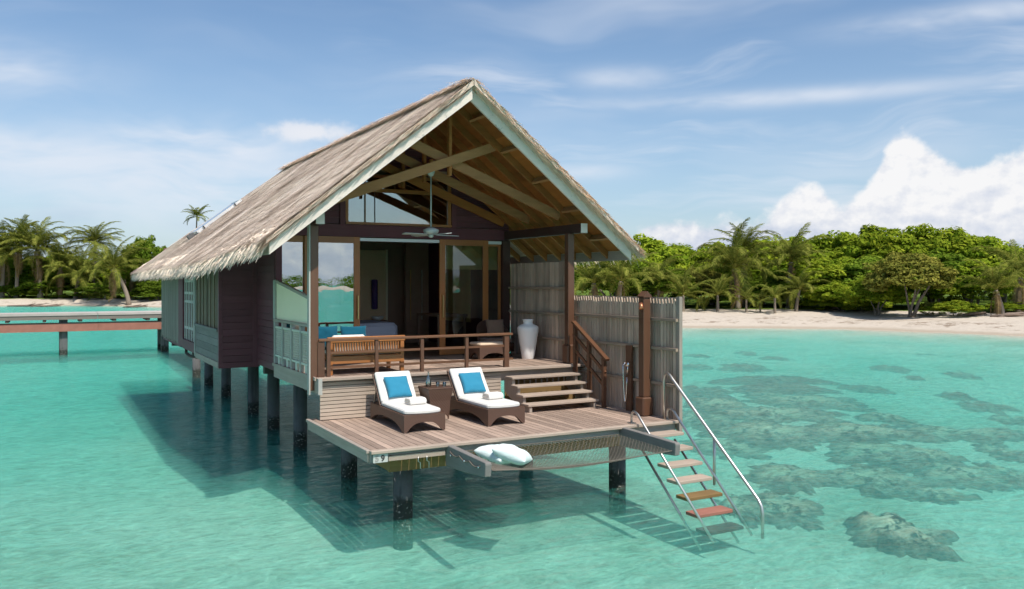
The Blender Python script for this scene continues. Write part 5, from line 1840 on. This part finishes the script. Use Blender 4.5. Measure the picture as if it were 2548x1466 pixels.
for i, (u, dep, v, sz, nf, ln, lab) in enumerate(PALMS_L):
    if u != 490:
        dep = shore_dep(u, dep) if u != 283 else dep + 2
        sz *= 1.22
        nf += 6
    b = spot(u, dep)
    s_, c_ = math.sin(YAW), math.cos(YAW)
    off = (ln[0] * c_ + ln[1] * s_, -ln[0] * s_ + ln[1] * c_)
    palm(b.x - off[0], b.y - off[1], zat(v, dep), lab, 'palms on the left shore', sz, nf, off, 100 + i)
PALMS_R = [
    (1478, 72, 705, 1.0, 18, (0, 0), 'leftmost palm peeping over the fence under the roof end'),
    (1545, 70, 700, 1.05, 20, (0.2, 0), 'bright palm peeping over the fence middle'),
    (1700, 71, 735, 0.75, 14, (0, 0), 'low palm just right of the capped fence post'),
    (1852, 80, 622, 1.05, 22, (0.2, 0), 'tallest palm of the right shore, wind-combed'),
    (1828, 74, 668, 1.25, 24, (-0.3, 0), 'big spreading palm before the tallest right shore palm'),
    (1968, 76, 652, 1.2, 24, (0.2, 0), 'full palm left of the big green dome of trees'),
    (1990, 71, 722, 0.8, 14, (0.3, 0), 'smaller palm close to the big dome of trees'),
    (1786, 71, 735, 0.72, 12, (0, 0), 'young palm on the right beach with orange stem'),
    (1857, 70, 745, 0.55, 9, (0, 0), 'little upright palm in front of the thick dark trunk'),
    (1928, 69, 742, 0.6, 10, (0, 0), 'little upright palm between two big right palms'),
    (1892, 70, 752, 0.42, 8, (0, 0), 'smallest palm seedling on the right beach edge'),
    (2478, 62, 722, 0.95, 16, (-0.5, 0), 'short leaning palm on the sand at far right'),
    (2540, 66, 690, 1.1, 18, (0.2, 0), 'palm cut by the right picture edge'),
    (1640, 74, 700, 1.0, 16, (0, 0), 'palm among the trees behind the capped fence post'),
]
for i, (u, dep, v, sz, nf, ln, lab) in enumerate(PALMS_R):
    b = spot(u, dep)
    s_, c_ = math.sin(YAW), math.cos(YAW)
    off = (ln[0] * c_ + ln[1] * s_, -ln[0] * s_ + ln[1] * c_)
    palm(b.x - off[0], b.y - off[1], zat(v, dep), lab, 'palms on the right shore', sz, nf, off, 200 + i)

# ------------------------------------------------------------------ broadleaf trees
def crown_mesh(rx, ry, rz, clumps, per, leafsize, seed, dome=True):
    q = np.random.default_rng(seed)
    # clump centres spread through the outer shell, more on top
    d = q.normal(0, 1, (clumps, 3))
    d[:, 2] = np.abs(d[:, 2]) * 0.9 - (0.25 if dome else 0.5)
    d /= np.linalg.norm(d, axis=1)[:, None]
    rad = q.uniform(0.62, 1.0, clumps) ** 0.6 * (0.88 + 0.24 * vnoise(d[:, 0] * 3 + 5, d[:, 1] * 3 + d[:, 2] * 4 + 7, 1.0, seed % 7))
    C_ = d * rad[:, None] * np.array([rx, ry, rz])
    cs = q.uniform(0.35, 0.75, clumps) * min(rx, 2.6) * 0.42
    ctone = q.uniform(0, 1, clumps)
    n = clumps * per
    ci_ = np.repeat(np.arange(clumps), per)
    o = q.normal(0, 1, (n, 3))
    o /= np.linalg.norm(o, axis=1)[:, None]
    o[:, 2] = np.where(o[:, 2] < -0.2, o[:, 2] * 0.4, o[:, 2])
    pos = C_[ci_] + o * (q.uniform(0.5, 1.0, n) ** 0.5 * cs[ci_])[:, None] * np.array([1, 1, 0.75])
    nrm_ = o + np.array([0, 0, 0.6]) + q.normal(0, 0.45, (n, 3))
    nrm_ /= np.linalg.norm(nrm_, axis=1)[:, None]
    ref = q.normal(0, 1, (n, 3))
    U = np.cross(nrm_, ref)
    U /= np.linalg.norm(U, axis=1)[:, None]
    Vv = np.cross(nrm_, U)
    ls = leafsize * q.uniform(0.7, 1.3, n)[:, None]
    v = np.stack([pos - U * ls, pos + Vv * ls * 0.5, pos + U * ls, pos - Vv * ls * 0.5], 1).reshape(-1, 3)
    qd = np.arange(n * 4).reshape(n, 4)
    tint = np.clip(0.25 + 0.45 * ctone[ci_] + q.normal(0, 0.16, n), 0, 1)
    return big_mesh('crown', v, qd, np.repeat(tint, 4))


CR = [crown_mesh(3.2, 3.2, 2.6, 150, 120, 0.155, 300 + i) for i in range(5)]
for me in CR:
    me.materials.append(M['leaf'])


def tree(u, dep, topv, width_px, label, group, crown=None, mt='leaf', seed=0, trunk_h=None, squash=1.0, name='broadleaf_tree'):
    q = random.Random(seed)
    b = spot(u, dep)
    zb = float(bed(np.array([b.x]), np.array([b.y]))[0][0])
    ztop = zat(topv, dep)
    w = width_px * dep / FPX / 2
    h = ztop - zb
    t = thing(name, label, 'tree' if name != 'shrub' else 'shrub', (b.x, b.y, zb), 0, group)
    low = zb + (trunk_h if trunk_h is not None else h * 0.18)
    me = CR[seed % len(CR)] if crown is None else crown
    if mt != 'leaf':
        key = (me.name, mt)
        me2 = ALT.get(key)
        if me2 is None:
            me2 = me.copy()
            me2.materials.clear()
            me2.materials.append(M[mt])
            ALT[key] = me2
        me = me2
    o = bpy.data.objects.new('crown', me)
    COL.objects.link(o)
    cz = (ztop - low) * 0.36 + low
    o.location = (b.x, b.y, cz)
    o.scale = (w / 3.3, w / 3.3 * squash, (ztop - cz) / 2.75)
    o.rotation_euler = (0, 0, q.uniform(0, 6.28))
    o.parent = t
    o.matrix_parent_inverse = WM[t.name].inverted()
    mb = MB()
    nb_ = 4 if name != 'shrub' else 3
    for k in range(nb_):
        a = q.uniform(0, 6.28)
        l1 = q.uniform(0.25, 0.6) * w
        p1 = Vector((b.x + q.uniform(-.15, .15), b.y + q.uniform(-.15, .15), zb - 0.2))
        p2 = p1 + Vector((math.cos(a) * l1 * 0.3, math.sin(a) * l1 * 0.3, h * 0.28))
        p3 = p1 + Vector((math.cos(a) * l1, math.sin(a) * l1, h * 0.66))
        r0 = 0.035 * h * (1.0 if k == 0 else 0.7) ** 1 if name != 'shrub' else 0.03
        mb.tube([p1, p1.lerp(p2, 0.5) + Vector((q.uniform(-.1, .1), q.uniform(-.1, .1), 0)), p2, p3], [r0, r0 * 0.85, r0 * 0.7, r0 * 0.3], 7)
    mb.build('trunk', M['trunk'], t, True)
    return t


ALT = {}
TR_R = [  # u, depth, top row, width px, material, label
    (1590, 82, 590, 230, 'leaf', 'rounded green tree just right of the roof end'),
    (1520, 78, 640, 200, 'leaf_dark', 'dark tree behind the fence under the roof end'),
    (1690, 84, 612, 210, 'leaf', 'green tree behind the capped fence post'),
    (1640, 77, 665, 190, 'leaf_dark', 'lower dark tree behind the fence end'),
    (1775, 86, 606, 200, 'leaf', 'green tree left of the tallest right palm'),
    (1740, 79, 668, 150, 'leaf_yellow', 'olive tree in the gap left of the big spreading palm'),
    (1900, 86, 596, 220, 'leaf', 'tree behind the tallest right palm'),
    (2010, 84, 594, 230, 'leaf', 'left shoulder tree of the big green dome'),
    (2110, 82, 576, 250, 'leaf', 'inner left tree of the big green dome'),
    (2215, 80, 562, 270, 'leaf', 'crest tree of the big green dome'),
    (2320, 80, 566, 270, 'leaf', 'tree right of the crest of the big green dome'),
    (2415, 79, 590, 250, 'leaf', 'right shoulder tree of the big green dome'),
    (2490, 78, 612, 220, 'leaf', 'low right end tree of the big green dome'),
    (2560, 80, 615, 230, 'leaf_dark', 'dark tree cut by the right picture edge'),
    (2080, 75, 640, 230, 'leaf', 'front left bulge of the big green dome'),
    (2180, 73, 640, 240, 'leaf_dark', 'front dark bulge below the dome crest'),
    (2330, 74, 632, 240, 'leaf_dark', 'front right bulge of the big green dome'),
    (2420, 72, 650, 220, 'leaf', 'front far right bulge of the big green dome'),
    (1985, 80, 660, 180, 'leaf_dark', 'dark tree behind the full right palm'),
    (1850, 80, 690, 260, 'leaf_dark', 'dark undergrowth tree behind the young beach palms'),
    (2100, 71, 700, 170, 'leaf', 'low leafy tree hanging over the sand left of the pale trunks'),
]
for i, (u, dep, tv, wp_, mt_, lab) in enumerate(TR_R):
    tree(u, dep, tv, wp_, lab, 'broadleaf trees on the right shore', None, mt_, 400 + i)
tree(2262, 63.5, 632, 200, 'small olive tree with pale forked trunks standing on the sand', 'broadleaf trees on the right shore', None, 'leaf_yellow', 431, trunk_h=1.5)
tree(2180, 66, 690, 150, 'low bright tree left of the small olive tree', 'broadleaf trees on the right shore', None, 'leaf', 432, trunk_h=0.6)
for u, dep, tv, wp_, lab in ((2375, 62, 748, 120, 'bright low shrub on the sand right of the pale trunks'), (2320, 65, 752, 80, 'small shrub under the small olive tree'),
                             (2520, 66, 752, 130, 'shrub behind the short leaning palm'), (2060, 72, 742, 130, 'shrub at the sand edge left of the dome'), (2150, 70, 745, 120, 'shrub in the shade below the dome front')):
    tree(u, dep, tv, wp_, lab, 'shrubs along the right beach', None, 'leaf', int(u), name='shrub')
TR_L = [
    (370, 121, 590, 120, 'leaf_dark', 'dark rounded tree beside the villa eave on the left shore'),
    (320, 126, 655, 120, 'leaf', 'lower green tree left of the dark rounded tree'),
    (150, 132, 630, 160, 'leaf', 'bright treetop seen between the left palms'),
    (60, 131, 640, 170, 'leaf_dark', 'dark tree behind the big left palms'),
    (-20, 130, 625, 170, 'leaf_dark', 'dark tree cut by the left picture edge'),
    (230, 133, 650, 160, 'leaf', 'green tree behind the slender lone palm'),
    (420, 125, 640, 130, 'leaf_dark', 'tree half hidden behind the villa eave'),
    (30, 122, 700, 130, 'leaf_dark', 'dark undergrowth tree below the left edge palms'),
    (120, 125, 690, 140, 'leaf_dark', 'dark undergrowth tree below the bushy palm'),
    (270, 124, 700, 150, 'leaf_dark', 'dark undergrowth tree behind the leaning palm'),
    (400, 119, 690, 120, 'leaf_dark', 'dark undergrowth tree beside the villa back corner'),
]
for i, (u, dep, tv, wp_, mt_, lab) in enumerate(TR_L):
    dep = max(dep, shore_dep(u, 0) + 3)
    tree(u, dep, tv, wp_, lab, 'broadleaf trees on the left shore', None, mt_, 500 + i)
for u, dep, tv, wp_, lab in ((100, 117, 715, 50, 'round bright shrub on the left beach grass'), (60, 115, 722, 60, 'shrub below the tall left edge palm'), (150, 115, 733, 50, 'low shrub in the left grass gap'),
                             (215, 113, 728, 60, 'shrub beside the drooping low palm'), (345, 112, 722, 60, 'shrub behind the leaning palm trunk'), (385, 112, 718, 60, 'shrub next to the villa back corner')):
    dep = shore_dep(u, 0) + 1.0
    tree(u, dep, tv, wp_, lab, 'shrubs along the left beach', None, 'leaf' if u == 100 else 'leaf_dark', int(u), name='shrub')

# a wood fills the island behind the tree line
wood_ = np.random.default_rng(5)
VW, QW, TW, cw_ = [], [], [], 0
cm = CR[0]
cv_ = np.empty(len(cm.vertices) * 3, np.float32)
cm.vertices.foreach_get('co', cv_)
cv_ = cv_.reshape(-1, 4, 3)[::10]
for k in range(300):
    u, dep = wood_.uniform(-500, 3300), 0
    left = u < 900
    dep = wood_.uniform(136, 175) if left else wood_.uniform(92, 130 if u > 1500 else 170)
    b = spot(u, dep)
    if float(inland(np.array([b.x]), np.array([b.y]))[0]) < 16:
        continue
    sc_ = wood_.uniform(0.9, 1.4)
    ht = wood_.uniform(4.2, 6.2)
    v = cv_ * np.array([sc_ * 1.15, sc_ * 1.15, sc_]) + np.array([b.x, b.y, ht * 0.55 + 0.8])
    VW.append(v.reshape(-1, 3))
    TW.append(np.full(v.size // 3, wood_.uniform(0.1, 0.8)))
V_ = np.concatenate(VW)
me = big_mesh('far_wood', V_, np.arange(len(V_)).reshape(-1, 4), np.concatenate(TW))
fwo = link('far_wood', me, M['leaf_dark'], fix=False)
tag(fwo, 'mass of dark green wood behind the shore trees', 'wood', kind='stuff')

# low wooded island across the lagoon, behind the photographer; the door glass mirrors it
nx_, ny_ = 60, 9
ix = np.linspace(-260, 420, nx_)
iy = np.linspace(-14, 14, ny_)
IX, IY = np.meshgrid(ix, iy)
env = np.sin(np.linspace(0, np.pi, nx_))[None, :] ** 0.4
IZ = (1 - (IY / 14) ** 2) * 1.6 * env - 0.4
IYW = -330 + IY * (0.6 + env) + 10 * np.sin(IX * 0.012)
ii = np.arange(nx_ * ny_).reshape(ny_, nx_)
me = big_mesh('far_island', np.stack([IX, IYW, IZ], -1).reshape(-1, 3), np.stack([ii[:-1, :-1], ii[:-1, 1:], ii[1:, 1:], ii[1:, :-1]], -1).reshape(-1, 4), np.full(nx_ * ny_, -9.0))
tag(link('far_island', me, M['ground'], smooth=True, fix=False), kind='structure')
VW = []
for k in range(150):
    cxx = wood_.uniform(-230, 390)
    sc_ = wood_.uniform(1.2, 1.9)
    VW.append((cv_[::3] * np.array([sc_ * 1.6, sc_ * 1.2, sc_]) * 1.0 + np.array([cxx, -333 + 10 * math.sin(cxx * 0.012) + wood_.uniform(-3, 3), 1.7])).reshape(-1, 3))
V_ = np.concatenate(VW)
me = big_mesh('island_wood', V_, np.arange(len(V_)).reshape(-1, 4), np.full(len(V_), 0.3))
tag(link('island_wood', me, M['leaf_dark'], fix=False), 'dark wood on the far island mirrored in the door glass', 'wood', kind='stuff')

# driftwood on the left and right sand
for u, dep, ln, lab in ((65, 113, 3.4, 'tangle of driftwood on the left sand below the tall palms'), (112, 112.5, 2.6, 'dark driftwood log at the left waterline'), (335, 109, 2.6, 'fallen palm log beside the leaning palm on the sand'),
                        (2420, 62, 2.2, 'dry branch heap by the short leaning palm'), (2520, 61, 2.6, 'bleached driftwood on the sand at far right')):
    b = spot(u, dep)
    zb = float(bed(np.array([b.x]), np.array([b.y]))[0][0])
    q = random.Random(int(u))
    mb = MB()
    for k in range(7):
        a = YAW * -1 + q.uniform(-0.6, 0.6)
        c = b + Vector((q.uniform(-1, 1) * ln * 0.4, q.uniform(-.4, .4), 0))
        l_ = ln * q.uniform(0.25, 0.6)
        d = Vector((math.cos(a), math.sin(a), q.uniform(-0.05, 0.25)))
        mb.tube([c - d * l_ + Vector((0, 0, zb + 0.05)), c + Vector((0, 0, zb + 0.16)), c + d * l_ + Vector((0, 0, zb + 0.1))], [0.09, 0.12, 0.04], 6)
    tag(mb.build('driftwood', M['driftwood'], None, True), lab, 'driftwood', 'driftwood')
